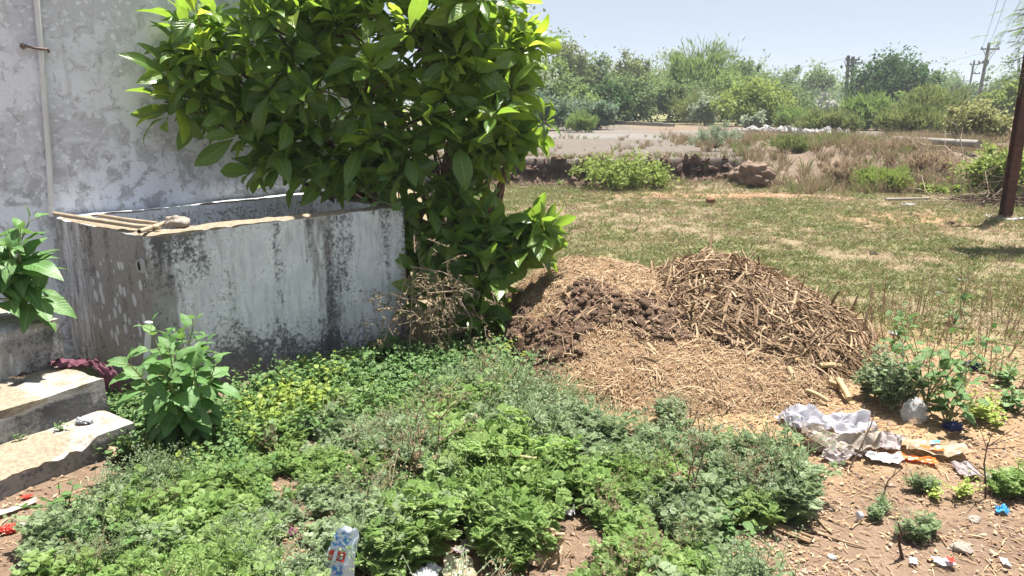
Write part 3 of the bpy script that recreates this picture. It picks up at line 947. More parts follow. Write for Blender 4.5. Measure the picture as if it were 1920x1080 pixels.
zr = TH + 0.018
pipe('loose_pipe', [P(103, 401, zr + .012), P(180, 413, zr + .008), P(255, 424, zr + .004), P(300, 427, zr)], 0.013, M['pvc_cream'], 'longer cream pipe lying along the left rim of the tank', group='cream pipes on the tank rim')
pipe('loose_pipe', [P(186, 404, zr), P(240, 412, zr), P(297, 419, zr)], 0.010, M['pvc_cream'], 'thinner cream pipe lying on the inner edge of the left rim', group='cream pipes on the tank rim')
pipe('loose_pipe', [P(261, 434, zr + .004), P(283, 427, zr), P(312, 417, zr)], 0.012, M['pvc_cream'], 'short open ended cream pipe lying against the stone on the tank', group='cream pipes on the tank rim', hollow=True)

def rock(name, c, r, mat, label, cat, seed, group=None, amp=0.5, rot=0.0, parent=None, cut=None, flat=True, n=(14, 10), freq=1.6):
    th = np.linspace(0, 2 * PI, n[0] + 1); ph = np.linspace(0.001, PI - 0.001, n[1] + 1)
    T, F = np.meshgrid(th, ph, indexing='ij')
    d = np.stack((np.cos(T) * np.sin(F), np.sin(T) * np.sin(F), np.cos(F)), -1)
    k = 1 + amp * (fbm(d[..., 0] * freq + seed, d[..., 1] * freq, d[..., 2] * freq, 4, seed) - 0.5) * 2
    V = d * k[..., None] * np.asarray(r)
    V[..., 2] = np.maximum(V[..., 2], -0.6 * r[2])
    if cut is not None:
        V[..., 2] = np.minimum(V[..., 2], cut * r[2])
    cr, sr = math.cos(rot), math.sin(rot)
    V = np.stack((V[..., 0] * cr - V[..., 1] * sr, V[..., 0] * sr + V[..., 1] * cr, V[..., 2]), -1)
    V = V + np.asarray(c) + np.array((0, 0, 0.58 * r[2]))
    m_ = MB(); m_.grid(V)
    if parent is not None:
        return m_.build(name, mat, parent, not flat)
    return solo(m_, name, mat, label, cat, c, group, smooth=not flat)

rock('stone', P(331, 424, TH + 0.004), (0.066, 0.045, 0.036), M['stone'], 'rough grey stone resting on the front rim of the tank', 'stone', 3, n=(24, 16), flat=False)

# outlet pipe by the tank corner
p0 = P(302, 745, 0.0) + np.array((-0.02, -0.03, 0)); 
op = thing('outlet_pipe', 'short white capped pipe standing against the tank corner', 'pipe', p0)
p0 = P(298, 752, 0.0) + np.array((-0.045, -0.10, 0)); op.location = tuple(p0)
t0 = PY(279, 608, p0[1] + 0.02)
mb = MB(); mb.tube([p0, (p0 + t0) / 2 + np.array((0.004, 0, 0)), t0], 0.0155, 12); mb.build('tube', M['pvc'], op)
mb = MB(); dd = nrm(t0 - p0); mb.tube([t0 - dd * 0.035, t0 + dd * 0.012], 0.0195, 12); mb.build('cap', M['pvc'], op)

# ---------------------------------------------------------------- leaf shapes
def leaf_arr(Ln, Wd, shape='obovate', ns=7, fold=0.25, curl=0.35, wav=0.0, serr=0.0, cross=2, seed=0):
    t = np.linspace(0, 1, ns + 1)
    if shape == 'obovate':
        w = np.sin(PI * np.clip(t, 0, 1) ** 1.22) ** 0.92
    elif shape == 'ovate':
        w = np.sin(PI * t ** 0.62) ** 0.9
    elif shape == 'heart':
        w = np.where(t < 0.3, 0.75 + 0.25 * np.sin(t / 0.3 * PI / 2), np.sqrt(np.clip(1 - ((t - 0.3) / 0.7) ** 1.6, 0, 1)))
    else:
        w = np.sin(PI * t ** 0.9)
    w = np.maximum(w, 0.02)
    if serr:
        w = w * (1 + serr * np.where(np.arange(ns + 1) % 2 == 0, -1, 1) * (t > 0.12) * (t < 0.97))
    cs = np.linspace(-1, 1, 2 * cross + 1)
    ang = curl * t ** 1.3
    # bend along an arc
    y = np.concatenate(([0], np.cumsum(np.cos((ang[1:] + ang[:-1]) / 2) / ns))) * Ln
    zc = -np.concatenate(([0], np.cumsum(np.sin((ang[1:] + ang[:-1]) / 2) / ns))) * Ln
    V = np.zeros((ns + 1, len(cs), 3))
    V[..., 0] = (w * Wd / 2)[:, None] * cs[None] * math.cos(fold)
    V[..., 1] = y[:, None]
    V[..., 2] = zc[:, None] + (w * Wd / 2)[:, None] * (np.abs(cs) ** 1.15)[None] * math.sin(fold)
    if wav:
        V[..., 2] += wav * Wd * np.abs(cs)[None] * np.sin(t * 13 + seed)[:, None] * (w[:, None])
    U = np.stack((np.broadcast_to((cs + 1) / 2, V.shape[:2]), np.broadcast_to(t[:, None], V.shape[:2])), -1)
    i = np.arange(V.shape[0] * V.shape[1]).reshape(V.shape[:2])
    f = np.stack((i[:-1, :-1], i[:-1, 1:], i[1:, 1:], i[1:, :-1]), -1).reshape(-1, 4)
    return V.reshape(-1, 3), f, U.reshape(-1, 2)

def data_mesh(name, v, f, uv, mat, smooth=True):
    me = mesh_from(name, np.asarray(v), [np.asarray(f)], [], [np.zeros(len(f), int)], [], np.asarray(uv), None, smooth)
    me.materials.append(mat)
    return me

def place(name, me, parent, R, T, S):
    o = bpy.data.objects.new(name, me)
    COL.objects.link(o)
    o.parent = parent
    T = np.asarray(T) - off(parent)
    m4 = Matrix.Identity(4)
    for i in range(3):
        for j in range(3):
            m4[i][j] = float(R[i][j] * S)
        m4[i][3] = float(T[i])
    o.matrix_basis = m4
    return o

# ---------------------------------------------------------------- big glossy shrub
clusters = [  # photo u, v, world Y, radius
    (375, 75, 4.85, .24), (430, 135, 4.92, .32), (365, 185, 4.85, .20), (520, 60, 5.02, .40), (550, 190, 5.05, .38), (460, 245, 4.95, .28),
    (330, 110, 4.78, .15), (335, 195, 4.8, .13), (590, 335, 5.08, .22), (510, 310, 5.02, .19), (690, 340, 5.1, .2), (600, -60, 5.15, .5), (545, 295, 5.0, .24), (660, 60, 5.15, .46), (680, 190, 5.1, .44), (640, 290, 5.1, .32),
    (780, -40, 5.2, .52), (790, 90, 5.15, .46), (800, 220, 5.1, .44), (730, 300, 5.05, .30), (830, 315, 5.1, .36),
    (880, -20, 5.25, .40), (900, 90, 5.2, .40), (965, 105, 5.2, .24), (910, 205, 5.15, .36), (985, 170, 5.2, .18), (935, 265, 5.2, .24), (985, 260, 5.2, .10),
    (770, 570, 4.95, .22), (830, 620, 4.8, .18), (770, 470, 5.1, .26), (790, 410, 5.05, .28), (850, 440, 4.95, .28), (870, 540, 4.9, .26), (930, 440, 5.0, .22), (990, 440, 4.95, .12), (920, 510, 4.9, .22),
    (955, 480, 4.95, .18), (900, 590, 4.75, .13), (800, 500, 5.0, .22), (700, 375, 4.95, .16), (1012, 425, 4.98, .07), (975, 60, 5.2, .16), (870, 375, 5.05, .2),
]
base = np.array((-0.35, 5.55, 0.0)); base[2] = g1(base[0], base[1])
shrub = thing('leafy_shrub', 'huge glossy broad leaved shrub growing over the cement tank', 'shrub', base)
rose_p, rose_d, rose_c = [], [], []
cl_c = []
for ci, (u, v, Y, r) in enumerate(clusters):
    r = max(.07, r - .05)
    c = PY(u, v, Y); cl_c.append(c)
    n = max(3, int(36 * r * r / 0.2 * 0.62 + 4))
    k = 0
    while k < n:
        d = nrm(RNG.normal(size=3))
        if d[1] > 0.55 and RNG.random() < 0.7:
            continue
        if d[2] < -0.4 and RNG.random() < 0.45:
            continue
        rad = r * (0.35 + 0.65 * RNG.random() ** 0.6) * (RNG.uniform(1.15, 1.5) if RNG.random() < .2 else 1)
        p = c + d * rad
        k += 1
        la = np.dot(p - C0, AX); lb = np.dot(p - C0, BX)
        if lb > 0.96 and la < 2.3 and p[2] < 2.9:
            p = p - BX * (lb - 0.96) ; lb = 0.96
        if 0 < la < TL and -0.05 < lb < TD and p[2] < TH + 0.16:
            if RNG.random() < 0.6: continue
            p[2] = TH + 0.16 + 0.1 * RNG.random()
        if la < TL + 0.05 and lb > -0.3 and p[2] < 0.9 and la > 0:
            continue
        if p[2] < 0.12: continue
        rose_p.append(p); rose_c.append(ci)
        rose_d.append(nrm(d * 0.5 + np.array((0, 0, 0.75)) + RNG.normal(size=3) * 0.42))
rose_p, rose_d, rose_c = np.array(rose_p), np.array(rose_d), np.array(rose_c)
big_var = [leaf_arr(1.0, RNG.uniform(.33, .44), 'obovate', 8, RNG.uniform(.12, .5), RNG.uniform(.2, 1.5), RNG.uniform(0.02, 0.09), seed=i) for i in range(12)]
lf_R, lf_T, lf_S, lf_var, lf_young_sunlit = [], [], [], [], []
for p, d, ci in zip(rose_p, rose_d, rose_c):
    n = RNG.integers(7, 11)
    a0 = RNG.random() * 7
    ref = nrm(np.cross(d, (0.3, 0.2, 1.0)))
    ref2 = np.cross(d, ref)
    yg = RNG.random()
    for k in range(n):
        a = a0 + k * 2.4
        el = math.radians(24 + 66 * (1 - k / n) + RNG.normal() * 15)           # outer leaves lie flatter
        out = ref * math.cos(a) + ref2 * math.sin(a)
        ld = nrm(d * math.cos(el) + out * math.sin(el) + np.array((0, 0, -0.22 + .34 * RNG.random())))
        s = RNG.uniform(0.14, 0.32) * (0.62 + 0.42 * (1 - k / n))
        lf_R.append(frames(ld, nrm(d + RNG.normal(size=3) * 0.4)))
        lf_T.append(p - d * 0.045 * (1 - k / n) + ld * 0.012)
        lf_S.append(s); lf_var.append(RNG.integers(0, 12))
        # pale leaves on upper outer shoots: young growth plus sunlight put into the colour
        hi = sm(1.2, 1.9, p[2]) * (0.35 + 0.65 * sm(480, 820, proj(p)[0]))
        lf_young_sunlit.append(1 if ((k >= n - 4 and yg < 0.15 + 0.85 * hi) or (k >= 2 and yg < 0.65 * hi)) else 0)
lf_R, lf_T, lf_S = np.array(lf_R), np.array(lf_T), np.array(lf_S)
lf_var, lf_young_sunlit = np.array(lf_var), np.array(lf_young_sunlit)
mid = lf_T + lf_R[:, :, 1] * lf_S[:, None] * 0.5
la = (mid - C0) @ AX; lb = (mid - C0) @ BX
tip = lf_T + lf_R[:, :, 1] * lf_S[:, None]
lbt = (tip - C0) @ BX; lat = (tip - C0) @ AX
ok = ~((lbt > 1.05) & (lat < 2.3) & (tip[:, 2] < 2.95)) & ~((la > -0.02) & (la < TL + .02) & (lb > -0.02) & (lb < TD) & (mid[:, 2] < TH + 0.02) & ~((la > .16) & (la < TL - .12) & (lb > .14) & (mid[:, 2] > .5)))
ok &= tip[:, 2] > 0.03
lf_R, lf_T, lf_S, lf_var, lf_young_sunlit, mid = lf_R[ok], lf_T[ok], lf_S[ok], lf_var[ok], lf_young_sunlit[ok], mid[ok]
# the leaves that show largest become parts of their own
u, v, dd = proj(mid)
vis = (u > -20) & (u < 1940) & (v > -20) & (v < 1100)
cell = (u // 26).astype(int) * 1000 + (v // 26).astype(int)
order = np.argsort(dd)
seen, picks = {}, []
for layer in (1, 2, 3):
    for i in order:
        if not vis[i] or i in picks: continue
        if seen.get(cell[i], 0) < layer:
            seen[cell[i]] = seen.get(cell[i], 0) + 1
            picks.append(i)
    if len(picks) >= 300: break
picks = sorted(picks[:900], key=lambda i: -(lf_S[i] / dd[i]) + (0.02 if i in picks[300:] else 0))[:296]
pset = set(picks)
big_me = [[data_mesh('leaf', *bv, M[mn]) for bv in big_var] for mn in ('big', 'bigyoung_sunlit')]
for i in picks:
    place('leaf', big_me[lf_young_sunlit[i]][lf_var[i]], shrub, lf_R[i], lf_T[i], lf_S[i])
rest = np.array([i for i in range(len(lf_T)) if i not in pset])
mb = MB()
for vi in range(12):
    for yg in (0, 1):
        sel = rest[(lf_var[rest] == vi) & (lf_young_sunlit[rest] == yg)]
        if len(sel):
            bv = big_var[vi]
            mb.inst(bv[0], bv[1], lf_R[sel], lf_T[sel], lf_S[sel], bv[2], RNG.random(len(sel)), yg)
kind(mb.build('foliage', [M['big'], M['bigyoung_sunlit']], shrub), 'stuff')
# limbs
mb = MB()
cl_c = np.array(cl_c)
hub = [base + np.array((0.0, 0, 0.0)), base + np.array((-0.25, -0.15, 0.7)), base + np.array((0.1, -0.2, 0.6))]
for k, hb in enumerate(hub):
    st = base + np.array(((k - 1) * 0.09, 0.02 * k, -0.05))
for ci, c in enumerate(cl_c):
    k = ci % 3
    st = base + np.array(((k - 1) * 0.1, 0.05 * k, -0.05))
    m1 = st + (c - st) * 0.45 + np.array((0.0, 0.22, 0.15)) + RNG.normal(size=3) * 0.05
    path = np.array([st, st * .5 + m1 * .5 + np.array((0, .08, .05)), m1, m1 * .5 + c * .5 + RNG.normal(size=3) * 0.03, c])
    lbp = (path - C0) @ BX
    inn = (lbp > 0.99) & (((path - C0) @ AX) < 2.35)
    path[inn] += AX * (2.4 - ((path - C0) @ AX))[inn][:, None] * 0 - BX * (lbp - 0.97)[inn][:, None]
    mb.tube(path, [.032, .026, .02, .014, .009], 6)
    for p in rose_p[rose_c == ci]:
        mb.tube([c, (c + p) / 2 + RNG.normal(size=3) * 0.03, p], [.008, .006, .004], 5, cap=False)
kind(mb.build('branches', M['bark'], shrub), 'stuff')

# ---------------------------------------------------------------- broad-leaf plants with individual leaves
def leafy_plant(name, label, cat, basep, stems, leafv, mats, size, per, stem_mat, stem_r=0.006, petiole=0.04, tilt=(35, 80), opp=True, rng=None, start=0.3, group=None, individually=True, clear=None):
    rng = rng or RNG
    root = thing(name, label, cat, basep, group)
    sm_ = MB()
    lm = [data_mesh('leaf', *lv, mats[0]) for lv in leafv]
    st_mb = MB()
    for path in stems:
        path = np.asarray(path, float)
        k = len(path)
        sm_.tube(path, np.linspace(stem_r, stem_r * 0.45, k), 6)
        seg = np.concatenate(([0], np.cumsum(np.linalg.norm(np.diff(path, axis=0), axis=1))))
        tot = seg[-1]
        for j in range(per):
            f = start + (1 - start) * (j / max(1, per - 1)) ** 0.9
            p = np.array([np.interp(f * tot, seg, path[:, q]) for q in range(3)])
            p2 = np.array([np.interp(min(1, f + .05) * tot, seg, path[:, q]) for q in range(3)])
            d = nrm(p2 - p + np.array((0, 0, 1e-4)))
            if f >= 0.98: d = nrm(path[-1] - path[-2])
            a = j * (PI / 2 if opp else 2.4) + rng.normal() * 0.25
            ref = nrm(np.cross(d, (0.4, 0.3, 0.9))); ref2 = np.cross(d, ref)
            for q in ((0, PI) if opp else (0,)):
                out = ref * math.cos(a + q) + ref2 * math.sin(a + q)
                el = math.radians(rng.uniform(*tilt) * (1 - 0.55 * max(0, f - .75) / .25))
                ld = nrm(d * math.cos(el) + out * math.sin(el))
                b0 = p + ld * petiole * rng.uniform(.6, 1.2)
                s = size * rng.uniform(.7, 1.15) * (1 - 0.55 * max(0, f - .8) / .2)
                ld2 = nrm(ld + np.array((0, 0, -0.25)) * rng.uniform(0, 1))
                R = frames(ld2, nrm(d + np.array((0, 0, 0.8)) + rng.normal(size=3) * 0.2))
                if clear is not None and not clear(b0 + ld2 * s): continue
                sm_.tube([p, b0], 0.0018, 4, cap=False)
                if individually:
                    place('leaf', lm[rng.integers(0, len(lm))], root, R, b0, s)
                else:
                    lv = leafv[rng.integers(0, len(leafv))]
                    st_mb.inst(lv[0], lv[1], R[None], b0[None], [s], lv[2], rng.random())
    sm_.build('stem', stem_mat, root)
    if not individually:
        kind(st_mb.build('foliage', mats[0], root), 'stuff')
    return root

def stems_at(basep, n, h, spread, rng, lean=(0, 0), wob=0.03, k=5):
    out = []
    for i in range(n):
        a = i * 2 * PI / n + rng.normal() * .4
        e = spread * rng.uniform(.4, 1.1)
        hh = h * rng.uniform(.7, 1.05)
        t = np.linspace(0, 1, k)
        p = np.zeros((k, 3))
        p[:, 0] = basep[0] + (math.cos(a) * e + lean[0]) * t ** 1.3 + rng.normal(size=k) * wob * t
        p[:, 1] = basep[1] + (math.sin(a) * e + lean[1]) * t ** 1.3 + rng.normal(size=k) * wob * t
        p[:, 2] = basep[2] + hh * t
        out.append(p)
    return out
def off_tank(p):
    la = np.dot(p - C0, AX); lb = np.dot(p - C0, BX)
    return not (-0.01 < la < TL + 0.01 and -0.01 < lb < TD and p[2] < TH + 0.01) and not (lb > 1.05) and p[2] > 0.02

r1 = np.random.default_rng(5)
ribbed = [leaf_arr(1.0, r1.uniform(.46, .56), 'ovate', 9, r1.uniform(.1, .3), r1.uniform(.4, 1.1), 0.05, seed=i) for i in range(5)]
bp = LS(-0.05, 0.74, 0.52)
stl = stems_at(bp, 5, 0.50, 0.15, r1, (0.02, -0.02))
stl += [np.array([bp, bp + (0.02, -0.03, .2), bp + (0.06, -0.08, .33)]), np.array([bp, bp + (-.05, -.05, .15), bp + (-.02, -.15, .28)]), np.array([bp, bp + (.08, -.05, .12), bp + (.14, -.09, .16)])]
leafy_plant('broad_leaf_plant', 'leafy plant with large ribbed leaves on the step landing', 'plant', bp, stl, ribbed, [M['leftleaf']], 0.205, 5, M['greenstem'], 0.007, 0.03, (45, 95), True, r1, 0.35, clear=lambda p: off_tank(p) and np.dot(p - C0, AX) < -0.06)

ovl = [leaf_arr(1.0, r1.uniform(.55, .7), 'ovate', 10, r1.uniform(.1, .3), r1.uniform(.3, .9), 0.04, serr=0.06, seed=i) for i in range(6)]
bp = P(356, 846, 0.0)
leafy_plant('bushy_weed', 'leafy weed with ovate leaves hiding the white outlet pipe', 'weed', bp, stems_at(bp, 10, 0.56, 0.25, r1, (0.0, -0.0), 0.02), ovl, [M['cornerleaf']], 0.12, 10, M['greenstem'], 0.005, 0.045, (50, 95), True, r1, 0.22, clear=off_tank)

# small lobed creeper over the tank rim
hl = [leaf_arr(1.0, .95, 'heart', 7, .12, r1.uniform(.2, .6), 0.03, seed=i) for i in range(4)]
bp = L(1.42, 0.02, TH + 0.03)
st = [np.array([P(748, 384, TH + .02), PY(715, 350, 4.85), PY(690, 310, 4.8)]), np.array([P(740, 388, TH + .02), PY(700, 370, 4.78), PY(672, 352, 4.72)]), np.array([P(748, 384, TH + .02), PY(735, 340, 4.78), PY(730, 305, 4.75)])]
leafy_plant('creeper', 'dull green creeper with heart shaped leaves over the right tank rim', 'creeper', st[0][0], st, hl, [M['cornerleaf']], 0.07, 6, M['greenstem'], 0.003, 0.03, (50, 95), False, r1, 0.1)
# two seedlings at the tank foot
for (u, v, h, lab) in ((537, 745, .2, 'pale seedling growing at the foot of the stained tank front'), (1000, 700, .14, 'small seedling at the lower left edge of the dung heap')):
    bp = P(u, v, 0)
    leafy_plant('seedling', lab, 'weed', bp, stems_at(bp, 3, h, .05, r1, k=3), ovl, [M['broad']], 0.05, 4, M['greenstem'], 0.003, 0.012, (45, 85), True, r1, 0.3)

# ---------------------------------------------------------------- weeds: sources, then one mass of each sort
def diamonds(pts, dirs, nrmv, ln, wd):
    R = frames(dirs, nrmv)
    N = len(pts)
    q = np.array([[0, 0, 0], [.5, .42, 0.05], [0, 1, 0], [-.5, .42, 0.05]])
    V = q[None] * np.stack((np.asarray(wd), np.asarray(ln), np.asarray(ln)), -1)[:, None, :]
    V = np.einsum('nij,nvj->nvi', R, V) + np.asarray(pts)[:, None]
    F = np.arange(N * 4).reshape(N, 4)
    return V.reshape(-1, 3), F

def lacy_leaf(rng):
    """unit-length twice cut leaf"""
    ps, ds, ls, ws = [], [], [], []
    def rach(t): return np.array((0, t, -0.25 * t * t))
    for t in (0.28, 0.42, 0.56, 0.70, 0.83):
        e = 0.46 * math.sin(PI * (t * 0.85 + 0.12)) + 0.05
        for sgn in (-1, 1):
            d = nrm(np.array((sgn * 0.85, 0.55, 0.1)))
            p = rach(t)
            ps.append(p); ds.append(d); ls.append(e); ws.append(e * .36)
            for k, f in ((-1, .35), (1, .3), (-1, .65), (1, .6)):
                dd = nrm(d * 0.7 + k * np.cross(d, (0, 0, 1)) * 0.75)
                ps.append(p + d * e * f); ds.append(dd); ls.append(e * .5); ws.append(e * .3)
    ps.append(rach(.86)); ds.append(np.array((0, 1, -.4))); ls.append(.28); ws.append(.12)
    for sgn in (-1, 1):
        ps.append(rach(.9)); ds.append(np.array((sgn * .7, .8, -.3))); ls.append(.16); ws.append(.07)
    ps.append(rach(0)); ds.append(np.array((0, 1, -.2))); ls.append(.9); ws.append(.035)
    N = len(ps)
    return diamonds(np.array(ps), np.array(ds), np.tile((0, 0, 1.0), (N, 1)) + rng.normal(size=(N, 3)) * .18, ls, ws)

def weed_source(name, rng, h, nst, nlf, leaf, lsize, mat, spread=.5, flowers=0):
    m_ = MB()
    lv, lf = leaf[0], leaf[1]
    uv = leaf[2] if len(leaf) > 2 else None
    for s in range(nst):
        a = s * 2 * PI / nst + rng.normal() * .5
        e = h * spread * rng.uniform(.2, 1.1) * (0.15 if s == 0 else 1)
        hh = h * rng.uniform(.6, 1.05)
        t = np.linspace(0, 1, 5)
        p = np.stack((math.cos(a) * e * t ** 1.2, math.sin(a) * e * t ** 1.2, hh * t), -1) + rng.normal(size=(5, 3)) * .012 * t[:, None]
        m_.tube(p, np.linspace(.004, .0018, 5), 4, cap=False, tint=0.3)
        Rs, Ts, Ss = [], [], []
        for j in range(nlf):
            f = 0.18 + 0.82 * j / (nlf - 1)
            q = np.array([np.interp(f, t, p[:, k]) for k in range(3)])
            aa = j * 2.4 + rng.normal() * .3
            el = rng.uniform(.0, .5) + 0.5 * (f > .9)
            d = np.array((math.cos(aa) * math.cos(el), math.sin(aa) * math.cos(el), math.sin(el)))
            Rs.append(frames(d, np.array((0, 0, 1.0)) + rng.normal(size=3) * .3)); Ts.append(q)
            Ss.append(lsize * rng.uniform(.65, 1.2) * (1.0 - 0.5 * max(0, f - .7) / .3))
        m_.inst(lv, lf, np.array(Rs), np.array(Ts), Ss, uv, rng.random(nlf) * .35)
        for k in range(flowers):                                      # wiry flowering tops with small buds
            e_ = p[-1] + np.array((rng.normal() * .045, rng.normal() * .045, rng.uniform(.03, .09)))
            m_.tube([p[-1], (p[-1] + e_) / 2 + rng.normal(size=3) * .006, e_], .0011, 3, cap=False, tint=.4)
            for q_ in range(5):
                c = e_ + rng.normal(size=3) * .011
                v_, f_ = diamonds(c[None], nrm(rng.normal(size=(1, 3))), nrm(rng.normal(size=(1, 3))), [.008], [.007])
                m_.add(v_, f_, tint=.35)
    v = np.concatenate(m_.v)
    me = mesh_from(name, v, m_.f4, m_.f3, m_.m4, m_.m3, np.concatenate(m_.uv), np.concatenate(m_.t), True)
    me.materials.append(mat); me.materials.append(M['bag'])
    return me

def scatter(name, pts, yaw, scl, idx, meshes, label, tilt=0.12, parent=None):
    """one mass: instances of a few plant meshes on scattered points"""
    pts = np.asarray(pts, float); n = len(pts)
    me = bpy.data.meshes.new(name)
    me.vertices.add(n); me.vertices.foreach_set('co', pts.astype(np.float32).ravel())
    rot = np.stack((RNG.normal(size=n) * tilt, RNG.normal(size=n) * tilt, np.asarray(yaw)), -1)
    at = me.attributes.new('rot', 'FLOAT_VECTOR', 'POINT'); at.data.foreach_set('vector', rot.astype(np.float32).ravel())
    at = me.attributes.new('scl', 'FLOAT', 'POINT'); at.data.foreach_set('value', np.asarray(scl, np.float32))
    at = me.attributes.new('idx', 'INT', 'POINT'); at.data.foreach_set('value', np.asarray(idx, np.int32))
    ob = link(name, me, parent)
    ng = bpy.data.node_groups.new(name, 'GeometryNodeTree')
    ng.interface.new_socket('Geometry', in_out='INPUT', socket_type='NodeSocketGeometry')
    ng.interface.new_socket('Geometry', in_out='OUTPUT', socket_type='NodeSocketGeometry')
    N = ng.nodes
    gi, go = N.new('NodeGroupInput'), N.new('NodeGroupOutput')
    ip = N.new('GeometryNodeInstanceOnPoints')
    jn = N.new('GeometryNodeJoinGeometry')
    for k, sm_ in enumerate(meshes[::-1]):                            # join lists its last link first
        so = bpy.data.objects.new(sm_.name, sm_)
        oi = N.new('GeometryNodeObjectInfo')
        oi.inputs['Object'].default_value = so
        oi.inputs['As Instance'].default_value = True
        ng.links.new(oi.outputs['Geometry'], jn.inputs[0])
    def na(nm, dt):
        x = N.new('GeometryNodeInputNamedAttribute'); x.data_type = dt; x.inputs[0].default_value = nm
        return x.outputs[0]
    er = N.new('FunctionNodeEulerToRotation')
    ng.links.new(na('rot', 'FLOAT_VECTOR'), er.inputs[0])
    ng.links.new(gi.outputs[0], ip.inputs['Points'])
    ng.links.new(jn.outputs[0], ip.inputs['Instance'])
    ip.inputs['Pick Instance'].default_value = True
    ng.links.new(na('idx', 'INT'), ip.inputs['Instance Index'])
    ng.links.new(er.outputs[0], ip.inputs['Rotation'])
    ng.links.new(na('scl', 'FLOAT'), ip.inputs['Scale'])
    ng.links.new(ip.outputs[0], go.inputs[0])
    md = ob.modifiers.new('scatter', 'NODES'); md.node_group = ng
    return kind(ob, 'stuff', label)

def poisson(poly, r, rng, zf=None, tries=30000, reject=None):
    xs = [p[0] for p in poly]; ys = [p[1] for p in poly]
    out = np.zeros((0, 2))
    cand = np.stack((rng.uniform(min(xs), max(xs), tries), rng.uniform(min(ys), max(ys), tries)), -1)
    cand = cand[inside(poly, cand[:, 0], cand[:, 1])]
    if reject is not None:
        cand = cand[~reject(cand[:, 0], cand[:, 1])]
    grid, res = {}, []
    for c in cand:
        g = (int(c[0] // r), int(c[1] // r))
        if any((c[0] - q[0]) ** 2 + (c[1] - q[1]) ** 2 < r * r for i in (-1, 0, 1) for j in (-1, 0, 1) for q in grid.get((g[0] + i, g[1] + j), ())):
            continue
        grid.setdefault(g, []).append(c); res.append(c)
    return np.array(res).reshape(-1, 2)

r2 = np.random.default_rng(21)
lacy = [lacy_leaf(r2) for i in range(3)]
src_g = [weed_source('lacy_weed', r2, .155, 7, 13, lacy[i % 3], .058, M['parth'], .75, 3 if i == 2 else 0) for i in range(4)]
src_b = [weed_source('grey_lacy_weed', r2, .145, 7, 13, lacy[i % 3], .054, M['parth_grey'], .8, 4 if i == 1 else 0) for i in range(3)]
wpoly = [tuple(P(u, v, 0.10)[:2]) for u, v in ((60, 975), (230, 900), (385, 838), (470, 770), (640, 745), (800, 735), (920, 715), (1075, 762), (1180, 800), (1300, 800), (1440, 838), (1525, 900), (1500, 945), (1400, 945), (1310, 945), (1325, 1000), (1420, 1060), (1440, 1120), (1400, 1180), (40, 1200), (35, 1080))]
bare = [(P(1070, 1020, 0)[:2], .16, .25), (P(865, 1120, 0)[:2], .22, .27), (P(555, 1060, 0)[:2], .10, .14), (P(632, 1150, 0)[:2], .14, .27), (P(755, 1135, 0)[:2], .12, .21), (P(1030, 1120, 0)[:2], .13, .20), (P(1230, 1010, 0)[:2], .05, .09)]
def bare_at(x, y):
    r = np.zeros(np.shape(x), bool)
    for c, rx, ry in bare:
        r |= ((x - c[0]) / rx) ** 2 + ((y - c[1]) / ry) ** 2 < 1
    r |= (fbm(x * 4.2, y * 4.2, 0, 3, 139) < .33) & (y < 3.35)
    la = (x - C0[0]) * AX[0] + (y - C0[1]) * AX[1]; lb = (x - C0[0]) * BX[0] + (y - C0[1]) * BX[1]
    r |= (lb > -0.10) & (la > -.1) & (la < TL + .1)
    r |= (lb > -0.52 + .25 * (la + .33)) & (la < -0.30)
    return r
wp_ = poisson(wpoly, 0.062, r2, reject=bare_at)
zz = gz(wp_[:, 0], wp_[:, 1])
nw = fbm(wp_[:, 0] * 1.6, wp_[:, 1] * 1.6, 0, 3, 131)
nh = fbm(wp_[:, 0] * 2.3, wp_[:, 1] * 2.3, 0, 3, 137)
uu, vv, _ = proj(np.stack((wp_[:, 0], wp_[:, 1], zz), -1))
greyness = nw + 0.22 * sm(900, 1400, uu) * sm(850, 950, vv) + 0.16 * sm(500, 100, uu)
isb = greyness > 0.59
scl = (0.35 + 1.35 * nh) * np.clip(r2.normal(1, .16, len(wp_)), .55, 1.4)
scl *= 0.72 + 0.28 * sm(560, 800, uu)
idx = np.where(isb, 4 + r2.integers(0, 3, len(wp_)), r2.integers(0, 4, len(wp_)))
dryt = r2.random(len(wp_)) < .05
idx = np.where(dryt, 7, idx)
src_d = weed_source('dry_weed', r2, .20, 5, 5, lacy[0], .03, M['drygrass'], .5, 5)
scatter('weed_patch', np.column_stack((wp_, zz - .01)), r2.uniform(0, 6.28, len(wp_)), scl, idx, src_g + src_b + [src_d], 'dense knee low patch of lacy leaved weeds in front of the tank')

# low round-leaved ground cover (shaded foot of the tank, edges of the patch)
rl = leaf_arr(1.0, .78, 'ovate', 4, .15, .4, cross=1)
src_c = [weed_source('broad_weed', r2, .16, 5, 7, rl, .052, M['broad'], 1.0) for i in range(3)]
src_y = [weed_source('yellow_weed', r2, .20, 6, 8, rl, .05, M['yellowleaf'], .9) for i in range(2)]
cp_ = [tuple(P(u, v, 0.05)[:2]) for u, v in ((330, 900), (400, 800), (440, 722), (767, 640), (940, 650), (990, 740), (860, 790), (640, 800), (500, 810), (420, 880))]
c1 = poisson(cp_, 0.052, r2, reject=lambda x, y: ((x - C0[0]) * BX[0] + (y - C0[1]) * BX[1] > -0.03) & ((x - C0[0]) * AX[0] + (y - C0[1]) * AX[1] < TL + .05))
cp2 = [tuple(P(u, v, 0.0)[:2]) for u, v in ((120, 960), (260, 880), (300, 830), (390, 850), (560, 900), (400, 1000), (150, 1040))]
c2 = poisson(cp2, 0.15, r2, reject=bare_at)
